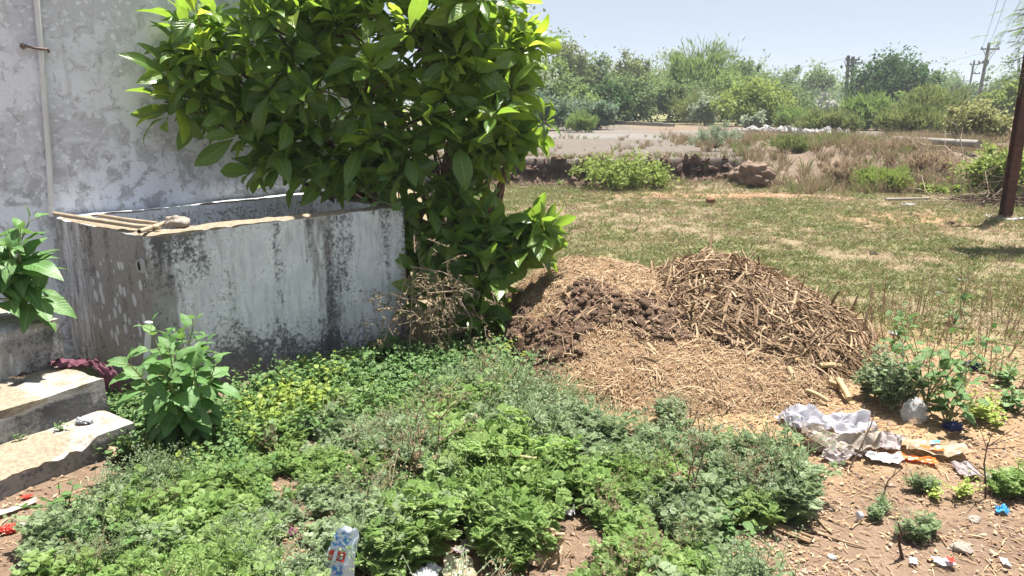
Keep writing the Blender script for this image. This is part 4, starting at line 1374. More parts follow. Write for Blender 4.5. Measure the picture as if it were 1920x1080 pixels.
cp3 = [tuple(P(u, v, 0.0)[:2]) for u, v in ((150, 1080), (500, 1000), (1300, 960), (1420, 930), (1460, 980), (1340, 1080))]
c3 = poisson(cp3, 0.22, r2, reject=bare_at)
c4 = poisson([tuple(P(u, v, 0)[:2]) for u, v in ((232, 870), (215, 770), (150, 690), (200, 650), (300, 745), (360, 800), (340, 900))], .06, r2, reject=lambda x, y: (((x - S0[0]) * AX2[0] + (y - S0[1]) * AX2[1] < .05) & ((x - S0[0]) * BX2[0] + (y - S0[1]) * BX2[1] > -.04)) | (((x - C0[0]) * AX[0] + (y - C0[1]) * AX[1] > -.2) & ((x - C0[0]) * BX[0] + (y - C0[1]) * BX[1] > -.03)))
call = np.concatenate((c1, c2, c3, c4))
zz = gz(call[:, 0], call[:, 1])
uu, vv, _ = proj(np.column_stack((call, zz)))
yel = np.exp(-((uu - 540) / 70) ** 2 - ((vv - 790) / 40) ** 2) > .25 + r2.random(len(call)) * .7
yel |= r2.random(len(call)) < .02
scatter('ground_cover', np.column_stack((call, zz - .005)), r2.uniform(0, 6.28, len(call)), r2.uniform(.55, 1.0, len(call)), np.where(yel, 3 + r2.integers(0, 2, len(call)), r2.integers(0, 3, len(call))), src_c + src_y, 'low round leaved weeds along the foot of the tank')

# free-standing weeds: every one a thing
def clump(name, label, basep, meshes, scs, mat=None, group=None):
    root = thing(name, label, 'weed', basep, group)
    m_ = MB()
    for k, s in enumerate(scs):
        me = meshes[k % len(meshes)]
        n = len(me.vertices)
        co = np.zeros(n * 3, np.float32); me.vertices.foreach_get('co', co); co = co.reshape(-1, 3)
        a = r2.uniform(0, 6.28)
        R = np.array(((math.cos(a), -math.sin(a), 0), (math.sin(a), math.cos(a), 0), (0, 0, 1)))
        pos = np.asarray(basep) + (np.array((r2.normal() * .06, r2.normal() * .05, 0)) if k else 0)
        tt = np.zeros(n, np.float32); me.attributes['tint'].data.foreach_get('value', tt)
        F4, F3 = [], []
        for p in me.polygons:
            (F4 if p.loop_total == 4 else F3).append(list(p.vertices))
        vv_ = (co * s) @ R.T + pos
        if F4:
            m_.add(vv_, F4, tint=tt)
        if F3:
            m_.add(vv_, F3, tint=tt)
    o = m_.build('foliage', mat or meshes[0].materials[0], root)
    kind(o, 'stuff')
    return root
for (u, v, ms, scs, lab) in (
    (1735, 1000, src_b, (.55, .5, .45), 'spreading grey green weed on bare soil at the lower right'),
    (1745, 925, src_b, (.45, .5), 'flat greyish weed tuft behind the spreading weed on bare soil'),
    (1800, 935, src_y, (.5, .4, .4), 'small yellow green weed tuft beside the greyish tuft'),
    (1640, 975, src_b, (.45, .4), 'sparse grey weed just right of the plastic bottle'),
    (1905, 930, src_g, (.8, .7, .6, .7), 'bushy green weed cut by the right picture edge'),
    (1470, 985, src_y, (.35, .3), 'tiny bright green weed beside the blue scrap'),
    (1840, 790, src_y, (.8, .7, .7, .6), 'yellow green weed clump right of the clear jar'),
    (1885, 770, src_c, (.9, .8, .7), 'dull green weed low at the right edge below dry stems'),
    (1880, 720, src_c, (.8, .9), 'flat leaved weed behind the low weed at the right edge'),
    (1265, 790, src_b, (.8, .8, .7), 'grey lacy weed at the foot of the stalk heap'),
    (1050, 350, src_g, (.8,), 'small green weed under the earth bank beside the shrub'),
):
    z_ = 0 if v > 400 else 0
    p = P(u, v, 0); p[2] = g1(p[0], p[1])
    clump('weed', lab, p, ms, scs)

# ---------------------------------------------------------------- heaps
def H1(x, y):
    ry = np.where(y < 5.15, 1.28, 1.0)
    r = np.hypot((x - 0.52) / np.where(x < .52, .66, 1.05), (y - 5.15) / ry)
    h = 0.46 * np.clip(1 - r ** 2.2, 0, 1) ** 0.85
    r2_ = np.hypot((x - 1.0) / 1.0, (y - 4.2) / .70)
    return np.maximum(h, 0.20 * np.clip(1 - r2_ ** 2, 0, 1))
def H2(x, y):
    r = np.hypot((x - 1.40) / np.where(x < 1.4, .85, 1.02), (y - 5.0) / np.where(y < 5.0, 1.12, 1.1))
    return 0.50 * np.clip(1 - r ** 1.35, 0, 1) ** 0.95 + 0.02
def dungmask(x, y):
    return np.clip(1.2 * np.exp(-((x - .20) / .24) ** 2 - ((y - 4.15) / .24) ** 2) + 1.1 * np.exp(-((x - .48) / .19) ** 2 - ((y - 4.50) / .2) ** 2) + 1.25 * np.exp(-((x - .92) / .22) ** 2 - ((y - 4.36) / .22) ** 2) + 1.1 * np.exp(-((x - .0) / .11) ** 2 - ((y - 4.5) / .3) ** 2), 0, 1.3)
def heap_surface(fn, x, y, lump):
    h = fn(x, y)
    dm = dungmask(x, y) if lump else np.zeros_like(x)
    n = fbm(x * 9, y * 9, 0, 4, 151) - 0.5
    w = 1 - np.abs(2 * fbm(x * 16, y * 16, h * 10, 3, 153) - 1)
    m_ = sm(0.0, 0.08, h)
    return gz(x, y) + h + m_ * (0.05 * n + 0.012 * (noise3(x * 60, y * 60, 0, 155) - .5)) + m_ * sm(.25, .7, dm) * (0.075 * (w - .5) + .02 + .02 * (fbm(x * 34, y * 34, 0, 3, 156) - .5)) - 0.03 * (1 - m_)
chaff = thing('manure_heap', 'golden chaff and dark dung heap between shrub and stalk pile', 'heap', (0.6, 4.9, 0))
hx = np.arange(-.32, 2.05, .019); hy = np.arange(3.5, 6.25, .021)
X, Y = np.meshgrid(hx, hy, indexing='ij')
Z = heap_surface(H1, X, Y, True)
dm = dungmask(X, Y) + 0.9 * (fbm(X * 6, Y * 6, 0, 4, 157) - .5)
cc = np.zeros(X.shape + (3,)) + np.array((0.28, 0.185, 0.11))
cc = lerp3(cc, (0.22, 0.14, 0.08), sm(.45, .65, fbm(X * 5, Y * 5, 0, 4, 159)))
cc = lerp3(cc, (0.14, 0.088, 0.06), sm(.42, .62, dm))
mb = MB(); mb.grid(np.stack((X, Y, Z), -1))
mb.build('mound', M['heap'], chaff, True, {'soilcol': cc.reshape(-1, 3)})
pile = thing('stalk_pile', 'tall pile of dry brown maize stalks and husks', 'heap', (1.4, 5.0, 0))
hx = np.arange(.7, 2.5, .022); hy = np.arange(3.85, 6.15, .024)
X, Y = np.meshgrid(hx, hy, indexing='ij')
Z2 = heap_surface(H2, X, Y, False)
cc = np.zeros(X.shape + (3,)) + np.array((0.13, 0.08, 0.05))
cc = lerp3(cc, (0.24, 0.155, 0.09), sm(.4, .65, fbm(X * 7, Y * 7, 0, 4, 161)))
mb = MB(); mb.grid(np.stack((X, Y, Z2), -1))
mb.build('mound', M['heap'], pile, True, {'soilcol': cc.reshape(-1, 3)})

def surf_pts(fn, xy, lump, e=0.03):
    x, y = xy[:, 0], xy[:, 1]
    z = heap_surface(fn, x, y, lump)
    s = lambda a, b: gz(a, b, False) + fn(a, b)
    nx = -(s(x + e, y) - s(x - e, y)) / (2 * e); ny = -(s(x, y + e) - s(x, y - e)) / (2 * e)
    return np.column_stack((x, y, z)), nrm(np.column_stack((nx, ny, np.ones_like(nx))))
r3 = np.random.default_rng(33)
# straw and chaff fibres
def fibres(xy, fn, lump, ln, wd, lift, mat, parent, name, tilt=.35):
    p, n = surf_pts(fn, xy, lump)
    N = len(p)
    rd = nrm(np.cross(n, r3.normal(size=(N, 3))))
    d = nrm(rd + n * r3.normal(size=(N, 1)) * tilt)
    R = frames(d, n + r3.normal(size=(N, 3)) * .4)
    lens = r3.uniform(*ln, N)
    q = np.array([[-.5, -.5, 0], [.5, -.5, 0], [.5, 0, .06], [-.5, 0, .06], [.5, .5, 0], [-.5, .5, 0]])
    V = q[None] * np.stack((r3.uniform(*wd, N), lens, lens), -1)[:, None, :]
    V = np.einsum('nij,nvj->nvi', R, V) + (p + n * (lift * r3.random((N, 1)) + .004))[:, None]
    F = np.array([[0, 1, 2, 3], [3, 2, 4, 5]])
    FF = (F[None] + (np.arange(N) * 6)[:, None, None]).reshape(-1, 4)
    m_ = MB(); m_.add(V.reshape(-1, 3), FF, tint=np.repeat(r3.random(N), 6))
    return kind(m_.build(name, mat, parent), 'stuff')
def heap_xy(n, x0, x1, y0, y1, keep):
    xy = np.column_stack((r3.uniform(x0, x1, n * 4), r3.uniform(y0, y1, n * 4)))
    return xy[keep(xy[:, 0], xy[:, 1])][:n]
fibres(heap_xy(17000, -.2, 2.0, 3.55, 6.1, lambda x, y: (H1(x, y) > .012) & (r3.random(len(x)) > .80 * sm(.3, .8, dungmask(x, y)))), H1, True, (.010, .045), (.0018, .0055), .012, M['straw'], chaff, 'chaff', .3)
fibres(heap_xy(900, -.2, 2.0, 3.55, 6.1, lambda x, y: (H1(x, y) > .02)), H1, True, (.06, .17), (.002, .006), .02, M['straw'], chaff, 'loose_straw', .2)
# dung lumps: real clods pressed into the slope
lump_v = []
for k in range(5):
    th = np.linspace(0, 2 * PI, 10); ph = np.linspace(.01, PI - .01, 7)
    T, F = np.meshgrid(th, ph, indexing='ij')
    d = np.stack((np.cos(T) * np.sin(F), np.sin(T) * np.sin(F), np.cos(F)), -1)
    d = d * (1 + 1.5 * (fbm(d[..., 0] * 2.2 + k * 7, d[..., 1] * 2.2, d[..., 2] * 2.2, 4, 170 + k) - .5))[..., None] * np.array((1.25, .75, .6))
    m_ = MB(); m_.grid(d); lump_v.append((m_.v[0], m_.f4[0]))
xy = heap_xy(1100, -.25, 1.3, 4.0, 5.6, lambda x, y: (dungmask(x, y) + .5 * (fbm(x * 6, y * 6, 0, 3, 157) - .5) > .5) & (H1(x, y) > .02))
p, n = surf_pts(H1, xy, True)
lm = [data_mesh('dung_clod', lv[0], lv[1], np.zeros((len(lv[0]), 2)), M['dung']) for lv in lump_v]
R = frames(nrm(np.cross(n, r3.normal(size=n.shape))), n)
szs = np.sort(.007 + .024 * r3.random(len(p)) ** 2.2)[::-1]
mb = MB()
for i in range(len(p)):
    if i < 130:
        place('dung_clod', lm[i % 5], chaff, R[i], p[i], szs[i])
    else:
        lv = lump_v[i % 5]; mb.inst(lv[0], lv[1], R[i:i + 1], p[i:i + 1], [szs[i]])
kind(mb.build('crumbled_dung', M['dung'], chaff), 'stuff')
# stalks and husks
def stalk_arr(rng, Ln, r, bend):
    t = np.linspace(-.5, .5, 5)
    path = np.stack((bend * (t ** 2 - .1), t, 0 * t), -1) * Ln
    m_ = MB(); rr = r * (1 + .22 * np.array((0, 1, 0, 1, 0)) * rng.random())
    m_.tube(path, rr, 6, cap=True)
    return m_
def husk_arr(rng, Ln, wd, curl, twist):
    k = 6
    t = np.linspace(0, 1, k)
    w = wd * np.sin(PI * np.clip(t * .92 + .06, 0, 1)) ** .6
    V = np.zeros((k, 3, 3))
    for i in range(k):
        a = twist * t[i]
        for j, s in enumerate((-1, 0, 1)):
            V[i, j] = (s * w[i] * math.cos(a), (t[i] - .5) * Ln, curl * Ln * math.sin(t[i] * PI) + abs(s) * w[i] * .45 + s * w[i] * math.sin(a))
    m_ = MB(); m_.grid(V)
    return m_
stalk_v = [stalk_arr(r3, 1.0, r3.uniform(.012, .028), r3.uniform(-.5, .5)) for _ in range(8)]
husk_v = [husk_arr(r3, 1.0, r3.uniform(.016, .05), r3.uniform(-.10, .16), r3.uniform(-1.6, 1.6)) for _ in range(10)]
def as_mesh(name, m_, mat):
    me = mesh_from(name, np.concatenate(m_.v), m_.f4, m_.f3, m_.m4, m_.m3, np.concatenate(m_.uv), None, True)
    me.materials.append(mat); return me
stalk_me = [as_mesh('stalk', s, M['stalk']) for s in stalk_v]
husk_me = [as_mesh('husk', s, M['husk']) for s in husk_v]
def lay(xy, fn, lump, rng, down=.6, tilt=.25):
    p, n = surf_pts(fn, xy, lump)
    slope = n * 1.0; slope[:, 2] = 0
    dn = nrm(slope - n * np.sum(slope * n, 1, keepdims=True) + 1e-6)
    d = nrm(dn * down + nrm(np.cross(n, rng.normal(size=n.shape))) * (1.15 - down) + n * rng.normal(size=(len(n), 1)) * tilt)
    return p, n, frames(d, n + rng.normal(size=n.shape) * .5)
keep2 = lambda x, y: (H2(x, y) > .05) & ((x > .98 + .25 * (fbm(y * 3, 1, 0, 2, 3) - .5)) | (y > 4.9)) & (dungmask(x, y) < .8)
xy = heap_xy(250, .85, 2.4, 3.95, 5.7, keep2)
p, n, R = lay(xy, H2, False, r3, .6, .12)
for i in range(len(p)):
    if i < 120:
        s = r3.uniform(.14, .40); place('stalk', stalk_me[i % 8], pile, R[i], p[i] + n[i] * .018, s)
    else:
        s = r3.uniform(.12, .32); place('husk', husk_me[i % 10], pile, R[i], p[i] + n[i] * .02, s)
xy = heap_xy(5200, .80, 2.45, 3.9, 6.0, keep2)
p, n, R = lay(xy, H2, False, r3, .6, .10)
mb = MB()
for k in range(10):
    sel = np.arange(k, len(p), 14)
    mb.inst(husk_v[k].v[0], husk_v[k].f4[0], R[sel], p[sel] + n[sel] * r3.uniform(0, .035, (len(sel), 1)), r3.uniform(.06, .22, len(sel)), None, r3.random(len(sel)), 0)
for k in range(4):
    sel = np.arange(10 + k, len(p), 14)
    for q in range(len(stalk_v[k].v)):
        vv_ = stalk_v[k].v[q]
    ff = stalk_v[k].f4[0]
    mb.inst(stalk_v[k].v[0], ff, R[sel], p[sel] + n[sel] * r3.uniform(0, .03, (len(sel), 1)), r3.uniform(.08, .30, len(sel)), None, r3.random(len(sel)), 1)
kind(mb.build('loose_residue', [M['husk'], M['stalk']], pile), 'stuff')
fibres(heap_xy(6000, .8, 2.5, 3.9, 6.1, lambda x, y: (H2(x, y) > .02) & (x > .95)), H2, False, (.015, .07), (.002, .007), .03, M['husk'], pile, 'shreds', .45)
# stalks on the manure apron
xy = heap_xy(90, -.1, 1.7, 3.7, 5.6, lambda x, y: H1(x, y) > .04)
p, n, R = lay(xy, H1, True, r3, .4, .12)
for i in range(len(p)):
    place('stalk' if i % 2 else 'husk', stalk_me[i % 4] if i % 2 else husk_me[i % 10], chaff, R[i], p[i] + n[i] * .015, r3.uniform(.07, .2))
# loose stalks lying in front of the pile: things that stand apart
def ground_stalk(u0, v0, u1, v1, r, label, mat='palestalk', z0=.03, z1=.02, grp='pale stalks on the pile', name='maize_stalk'):
    a, b = P(u0, v0, z0), P(u1, v1, z1)
    def top(q):
        h = max(H1(q[0], q[1]), H2(q[0], q[1]) if q[0] > .75 else 0)
        return g1(q[0], q[1]) + (h if h > .02 else 0)
    for _ in range(6):
        za, zb = top(a) + r * 1.2 + .01, top(b) + r * 1.2 + .01
        a, b = P(u0, v0, za), P(u1, v1, zb)
    m_ = MB()
    t = np.linspace(0, 1, 6)[:, None]
    path = a * (1 - t) + b * t + np.array((0, 0, .006)) * np.sin(t * PI)
    m_.tube(path, r * np.array((.95, 1.05, .95, 1.08, .95, 1.0)), 8)
    return solo(m_, name, M[mat], label, 'stalk', a, grp)
ground_stalk(1478, 690, 1503, 742, .017, 'thick pale stalk pointing down at the white plastic bag')
ground_stalk(1536, 686, 1575, 687, .016, 'short level pale stalk right of the thick stalk')
ground_stalk(1478, 676, 1503, 678, .013, 'short pale stub above the thick pale stalk')
ground_stalk(1572, 712, 1592, 748, .017, 'yellowish curved husk end just above the white bag')
ground_stalk(1552, 716, 1572, 726, .014, 'small yellow husk piece left of the curved husk end')
ground_stalk(1512, 732, 1552, 752, .013, 'tan stalk lying behind the white plastic bag')
ground_stalk(1503, 648, 1506, 680, .009, 'thin upright tan stalk above the short stub')

# ---------------------------------------------------------------- field grass, litter, dry stems
def tuft(rng, n, h, spread, wd, mat, name, flop=.5):
    m_ = MB()
    a = rng.uniform(0, 6.28, n); 
    p = np.column_stack((np.cos(a) * spread * rng.random(n), np.sin(a) * spread * rng.random(n), np.zeros(n)))
    out = np.column_stack((np.cos(a), np.sin(a), np.zeros(n)))
    d1 = nrm(out * flop * rng.uniform(.3, 1.3, (n, 1)) + np.array((0, 0, 1.0)))
    d2 = nrm(d1 + out * flop * 1.2 - np.array((0, 0, .35)) * flop)
    L_ = h * rng.uniform(.5, 1.1, (n, 1))
    s = nrm(np.cross(d1, rng.normal(size=(n, 3)))) * wd
    v = np.stack((p - s, p + s, p + d1 * L_ * .55 + s * .8, p + d1 * L_ * .55 - s * .8, p + d1 * L_ * .55 + d2 * L_ * .45), 1)
    f4 = np.array([[0, 1, 2, 3]]); f3 = np.array([[3, 2, 4]])
    base_i = (np.arange(n) * 5)[:, None, None]
    t_ = np.repeat(rng.random(n) * .4, 5)
    me = mesh_from(name, v.reshape(-1, 3), [(f4[None] + base_i).reshape(-1, 4)], [(f3[None] + base_i).reshape(-1, 3)], [np.zeros(n, int)], [np.zeros(n, int)], np.zeros((n * 5, 2)), t_, True)
    me.materials.append(mat)
    return me
r4 = np.random.default_rng(44)
gs = [tuft(r4, 22, .055, .06, .0028, M['grass'], 'grass_tuft', 1.3) for _ in range(4)] + [tuft(r4, 12, .06, .05, .0018, M['drygrass'], 'dry_tuft', 1.2) for _ in range(3)]
n = 90000
x = r4.uniform(-1.0, 12.5, n); y = 4.7 + (14.4 - 4.7) * r4.random(n) ** 1.25
g = fbm(x * .45, y * .45, 0, 4, 51) * .5 + fbm(x * 1.7, y * 1.7, 0, 4, 53) * .5
red = np.exp(-((x - 3.6) / 2.0) ** 2 - ((y - 13.0) / 0.6) ** 2) + .8 * np.exp(-((x - 5.6) / 1.4) ** 2 - ((y - 10.3) / 0.9) ** 2)
heap = (H1(x, y) > .01) | (H2(x, y) > .04)
dens = sm(.30, .62, g) * .55 + .36
dens = dens * (1 - .85 * np.clip(red, 0, 1)) * (1 - .7 * sm(5.6, 4.7, y))
keep = (r4.random(n) < dens * .42) & ~heap & (x < .82 * y) & (x > -.1 * y)
x, y, g = x[keep], y[keep], g[keep]
green = r4.random(len(x)) < .30 + .4 * sm(.40, .64, g)
scatter('field_grass', np.column_stack((x, y, gz(x, y) - .004)), r4.uniform(0, 6.28, len(x)), r4.uniform(.6, 1.4, len(x)) * (1 + .04 * y), np.where(green, r4.integers(0, 4, len(x)), 4 + r4.integers(0, 3, len(x))), gs, 'short patchy green and straw coloured grass across the field', .1)

# dry grass and brush on the hummocks and bank top
ds = [tuft(r4, 26, .42, .07, .006, M['drygrass'], 'dry_clump', .45) for _ in range(3)] + [tuft(r4, 24, .36, .08, .008, M['grass'], 'grass_clump', .5) for _ in range(2)]
n = 9000
x = r4.uniform(3.9, 15, n); y = r4.uniform(13.2, 24, n)
g = fbm(x * .8, y * .8, 0, 3, 171)
keep = (r4.random(n) < .30 * sm(.36, .58, g) * sm(3.9, 5.2, x)) & (x < .85 * y)
x, y = x[keep], y[keep]
scatter('dry_brush', np.column_stack((x, y, gz(x, y) - .01)), r4.uniform(0, 6.28, len(x)), r4.uniform(.4, 1.15, len(x)), np.where(r4.random(len(x)) < .72, r4.integers(0, 3, len(x)), 3 + r4.integers(0, 2, len(x))), ds, 'dry brownish grass over the hummocky bank at the right')
n = 2600
x = r4.uniform(-2.5, 5, n); y = scarp_y(x) + r4.normal(size=n) * .35 + np.where(r4.random(n) < .5, -.35, .5)
keep = r4.random(n) < .22
x, y = x[keep], y[keep]
scatter('bank_grass', np.column_stack((x, y, gz(x, y) - .01)), r4.uniform(0, 6.28, len(x)), r4.uniform(.2, .5, len(x)), r4.integers(0, 5, len(x)), ds, 'sparse dry grass along the foot and lip of the earth bank')
n = 1500
x = r4.uniform(-2, 9, n); y = r4.uniform(16, 34, n)
keep = (fbm(x * .5, y * .5, 0, 3, 175) > .55) & (r4.random(n) < .5) & (np.abs(y - track_c(x)) > 2.5)
x, y = x[keep], y[keep]
scatter('plateau_grass', np.column_stack((x, y, gz(x, y) - .01)), r4.uniform(0, 6.28, len(x)), r4.uniform(.25, .6, len(x)), r4.integers(0, 5, len(x)), ds, 'low tufts of grass scattered on the higher ground')

# thin dry stems standing behind the pile
m_ = MB()
def stemset(rng, n):
    mm = MB()
    for i in range(n):
        p = np.array((rng.normal() * .03, rng.normal() * .03, 0)); h = rng.uniform(.14, .36)
        le = rng.normal(size=2) * .1 * h
        path = np.array([p, p + (le[0] * .4, le[1] * .4, h * .5), p + (le[0], le[1], h)])
        mm.tube(path, [.0028, .0022, .0012], 4, cap=False)
        for k in range(3):
            f = rng.uniform(.4, .95); q = p + np.array((le[0] * f, le[1] * f, h * f)); a = rng.uniform(0, 6.28)
            mm.tube([q, q + np.array((math.cos(a) * .03, math.sin(a) * .03, .035))], [.0016, .0010], 4, cap=False)
    return as_mesh('dry_stem', mm, M['stalk_red'])
M['stalk_red'] = m_simple('reddish_stem', (0.24, 0.13, 0.085), (0.34, 0.26, 0.16), 6, .9)
ss = [stemset(r4, 3) for _ in range(4)]
poly = [tuple(P(u, v, 0)[:2]) for u, v in ((1590, 600), (1700, 560), (1925, 560), (1940, 740), (1790, 720), (1640, 690), (1600, 660))]
pp = poisson(poly, .17, r4)
scatter('dry_stems', np.column_stack((pp, gz(pp[:, 0], pp[:, 1]) - .01)), r4.uniform(0, 6.28, len(pp)), r4.uniform(.6, 1.15, len(pp)), r4.integers(0, 4, len(pp)), ss, 'thin reddish dry stems standing right of the stalk pile', .15)

# litter of straw bits, leaf crumbs and pebbles on the near ground
bit = []
for k in range(5):
    mm = MB(); ln = r4.uniform(.015, .06)
    mm.tube([(-ln / 2, 0, .002), (0, r4.normal() * .004, .005), (ln / 2, 0, .002)], r4.uniform(.0008, .002), 4, tint=0)
    bit.append(as_mesh('straw_bit', mm, M['litter']))
for k in range(4):
    lv = leaf_arr(.020, .011, 'ovate', 4, .5, r4.uniform(-1.2, 1.2), cross=1)
    v = lv[0].copy(); v[:, 2] += .006
    bit.append(data_mesh('leaf_crumb', v, lv[1], lv[2], M['litter']))
peb = []
for k in range(4):
    lv = lump_v[k]
    peb.append(data_mesh('pebble', lv[0] * .007, lv[1], np.zeros((len(lv[0]), 2)), M['pebble'], False))
poly = [tuple(P(u, v, 0)[:2]) for u, v in ((1080, 800), (1180, 770), (1480, 740), (1620, 640), (1700, 590), (1960, 640), (2000, 1120), (1340, 1120), (1330, 960), (1200, 900))]
a_ = np.array(poly)
n = 26000
x = r4.uniform(a_[:, 0].min(), a_[:, 0].max(), n); y = r4.uniform(a_[:, 1].min(), a_[:, 1].max(), n)
k_ = inside(poly, x, y) & (r4.random(n) < .18 + .8 * sm(.42, .62, fbm(x * 2.2, y * 2.2, 0, 3, 181))) 
x, y = x[k_], y[k_]
lx = np.concatenate((x, r4.uniform(-2.2, -1.3, 900), r4.uniform(-1.4, 1.2, 4200))); ly = np.concatenate((y, r4.uniform(2.1, 2.9, 900), r4.uniform(1.9, 3.3, 4200)))
lb = (lx - C0[0]) * BX[0] + (ly - C0[1]) * BX[1]; la = (lx - C0[0]) * AX[0] + (ly - C0[1]) * AX[1]
cl = ~((lb > -.50 + .25 * (la + .33)) & (la < -.3)); lx, ly = lx[cl], ly[cl]
isp = r4.random(len(lx)) < .22
scatter('ground_litter', np.column_stack((lx, ly, gz(lx, ly) + .001)), r4.uniform(0, 6.28, len(lx)), r4.uniform(.5, 1.4, len(lx)), np.where(isp, 9 + r4.integers(0, 4, len(lx)), np.where(r4.random(len(lx)) < .72, r4.integers(0, 5, len(lx)), r4.integers(5, 9, len(lx)))), bit + peb, 'straw bits, leaf crumbs and pebbles littering the near soil', .08)
n = 2500
x = r4.uniform(.2, 11, n); y = r4.uniform(5, 14, n)
k_ = (x < .8 * y) & ~((H1(x, y) > .01) | (H2(x, y) > .03))
x, y = x[k_], y[k_]
scatter('field_litter', np.column_stack((x, y, gz(x, y) + .002)), r4.uniform(0, 6.28, len(x)), r4.uniform(.7, 2.2, len(x)), r4.integers(0, 13, len(x)), bit + peb, 'dead leaf crumbs and pebbles dotted over the field', .1)

# ---------------------------------------------------------------- trees and bushes
def crown_mesh(c, rx, ry, rz, n, lsz, rng, style='round', clumps=None, hollow=.35, floor=None):
    nc = clumps or max(8, int(n / 70))
    d = nrm(rng.normal(size=(nc, 3)))
    rad = (hollow + (1.05 - hollow) * rng.random(nc) ** .6)[:, None] * (1 + .25 * rng.normal(size=(nc, 1)))
    cc = d * rad * np.array((rx, ry, rz))
    cc[:, 2] += (cc[:, 2] < 0) * rz * .15
    csz = rng.uniform(.10, .40, nc) * (rx + rz) / 2
    ci = rng.integers(0, nc, n)
    off_ = rng.normal(size=(n, 3)) * .55
    stray = rng.random(n) < .10
    off_[stray] *= rng.uniform(1.1, 1.7, (int(stray.sum()), 1))
    p = cc[ci] + off_ * csz[ci][:, None]
    if style == 'feather':
        dirs = nrm(np.column_stack((rng.normal(size=n) * .5, rng.normal(size=n) * .5, rng.uniform(.2, 1.2, n))) + d[ci] * .6)
        ln = lsz * rng.uniform(1.2, 2.6, n); wd = lsz * rng.uniform(.18, .35, n)
    else:
        dirs = nrm(rng.normal(size=(n, 3)) + d[ci] * .5)
        ln = lsz * rng.uniform(.7, 1.4, n); wd = ln * rng.uniform(.5, .8, n)
    nn_ = nrm(rng.normal(size=(n, 3)) + np.array((0, 0, .9)) + d[ci] * .5)
    v, f = diamonds(np.asarray(c) + p, dirs, nn_, ln, wd)
    if floor is not None:
        v[:, 2] = np.maximum(v[:, 2], floor)
    tint = np.repeat(np.clip(rng.random(nc)[ci] * .6 + rng.random(n) * .35, 0, .98), 4)
    m_ = MB(); m_.add(v, f, tint=tint)
    return m_, np.asarray(c) + cc
def tree(name, label, cat, X, Yd, h, w, mat, n, lsz, seed, style='round', trunk=.3, dep=None, group=None, parts=None, bark='bark', ztop=None):
    rng = np.random.default_rng(seed)
    z0 = g1(X, Yd)
    root = thing(name, label, cat, (X, Yd, z0), group)
    dep = dep or w * .8
    cz = z0 + h * (trunk + (1 - trunk) / 2)
    rz = h * (1 - trunk) / 2
    m_, cc = crown_mesh((X, Yd, cz), w / 2 * .95, dep / 2 * .9, rz * .9, int(n * 2.1), lsz * 1.1, rng, style, floor=z0 + .02)
    kind(m_.build('crown', M[mat], root, False), 'stuff')
    t_ = MB()
    tr = max(.012, .022 * h)
    fork = np.array((X + rng.normal() * .03 * h, Yd, z0 + h * max(.12, trunk * .8)))
    t_.tube([(X, Yd, z0 - .05), (np.array((X, Yd, z0)) + fork) / 2 + rng.normal(size=3) * .01 * h, fork], [tr, tr * .85, tr * .7], 7)
    for k in rng.permutation(len(cc))[:12]:
        m1 = fork * .5 + cc[k] * .5 + rng.normal(size=3) * .04 * h
        t_.tube([fork, m1, cc[k]], [tr * .5, tr * .3, tr * .12], 5, cap=False)
    t_.build('trunk', M[bark], root)
    return root
def tree_px(name, label, cat, u0, u1, vtop, Yd, mat, n, lsz, seed, vbase=None, **kw):
    """a tree spanning the photo columns u0..u1, its top at row vtop, standing at distance Yd"""
    p = PY((u0 + u1) / 2, 240, Yd)
    w = abs(PY(u1, 200, Yd)[0] - PY(u0, 200, Yd)[0])
    top = PY((u0 + u1) / 2, vtop, Yd)[2]
    X = PY((u0 + u1) / 2, vtop + 30, Yd)[0]
    return tree(name, label, cat, X, Yd, top - g1(X, Yd), w, mat, n, lsz, seed, **kw)
G = 'trees beyond the gravel track'
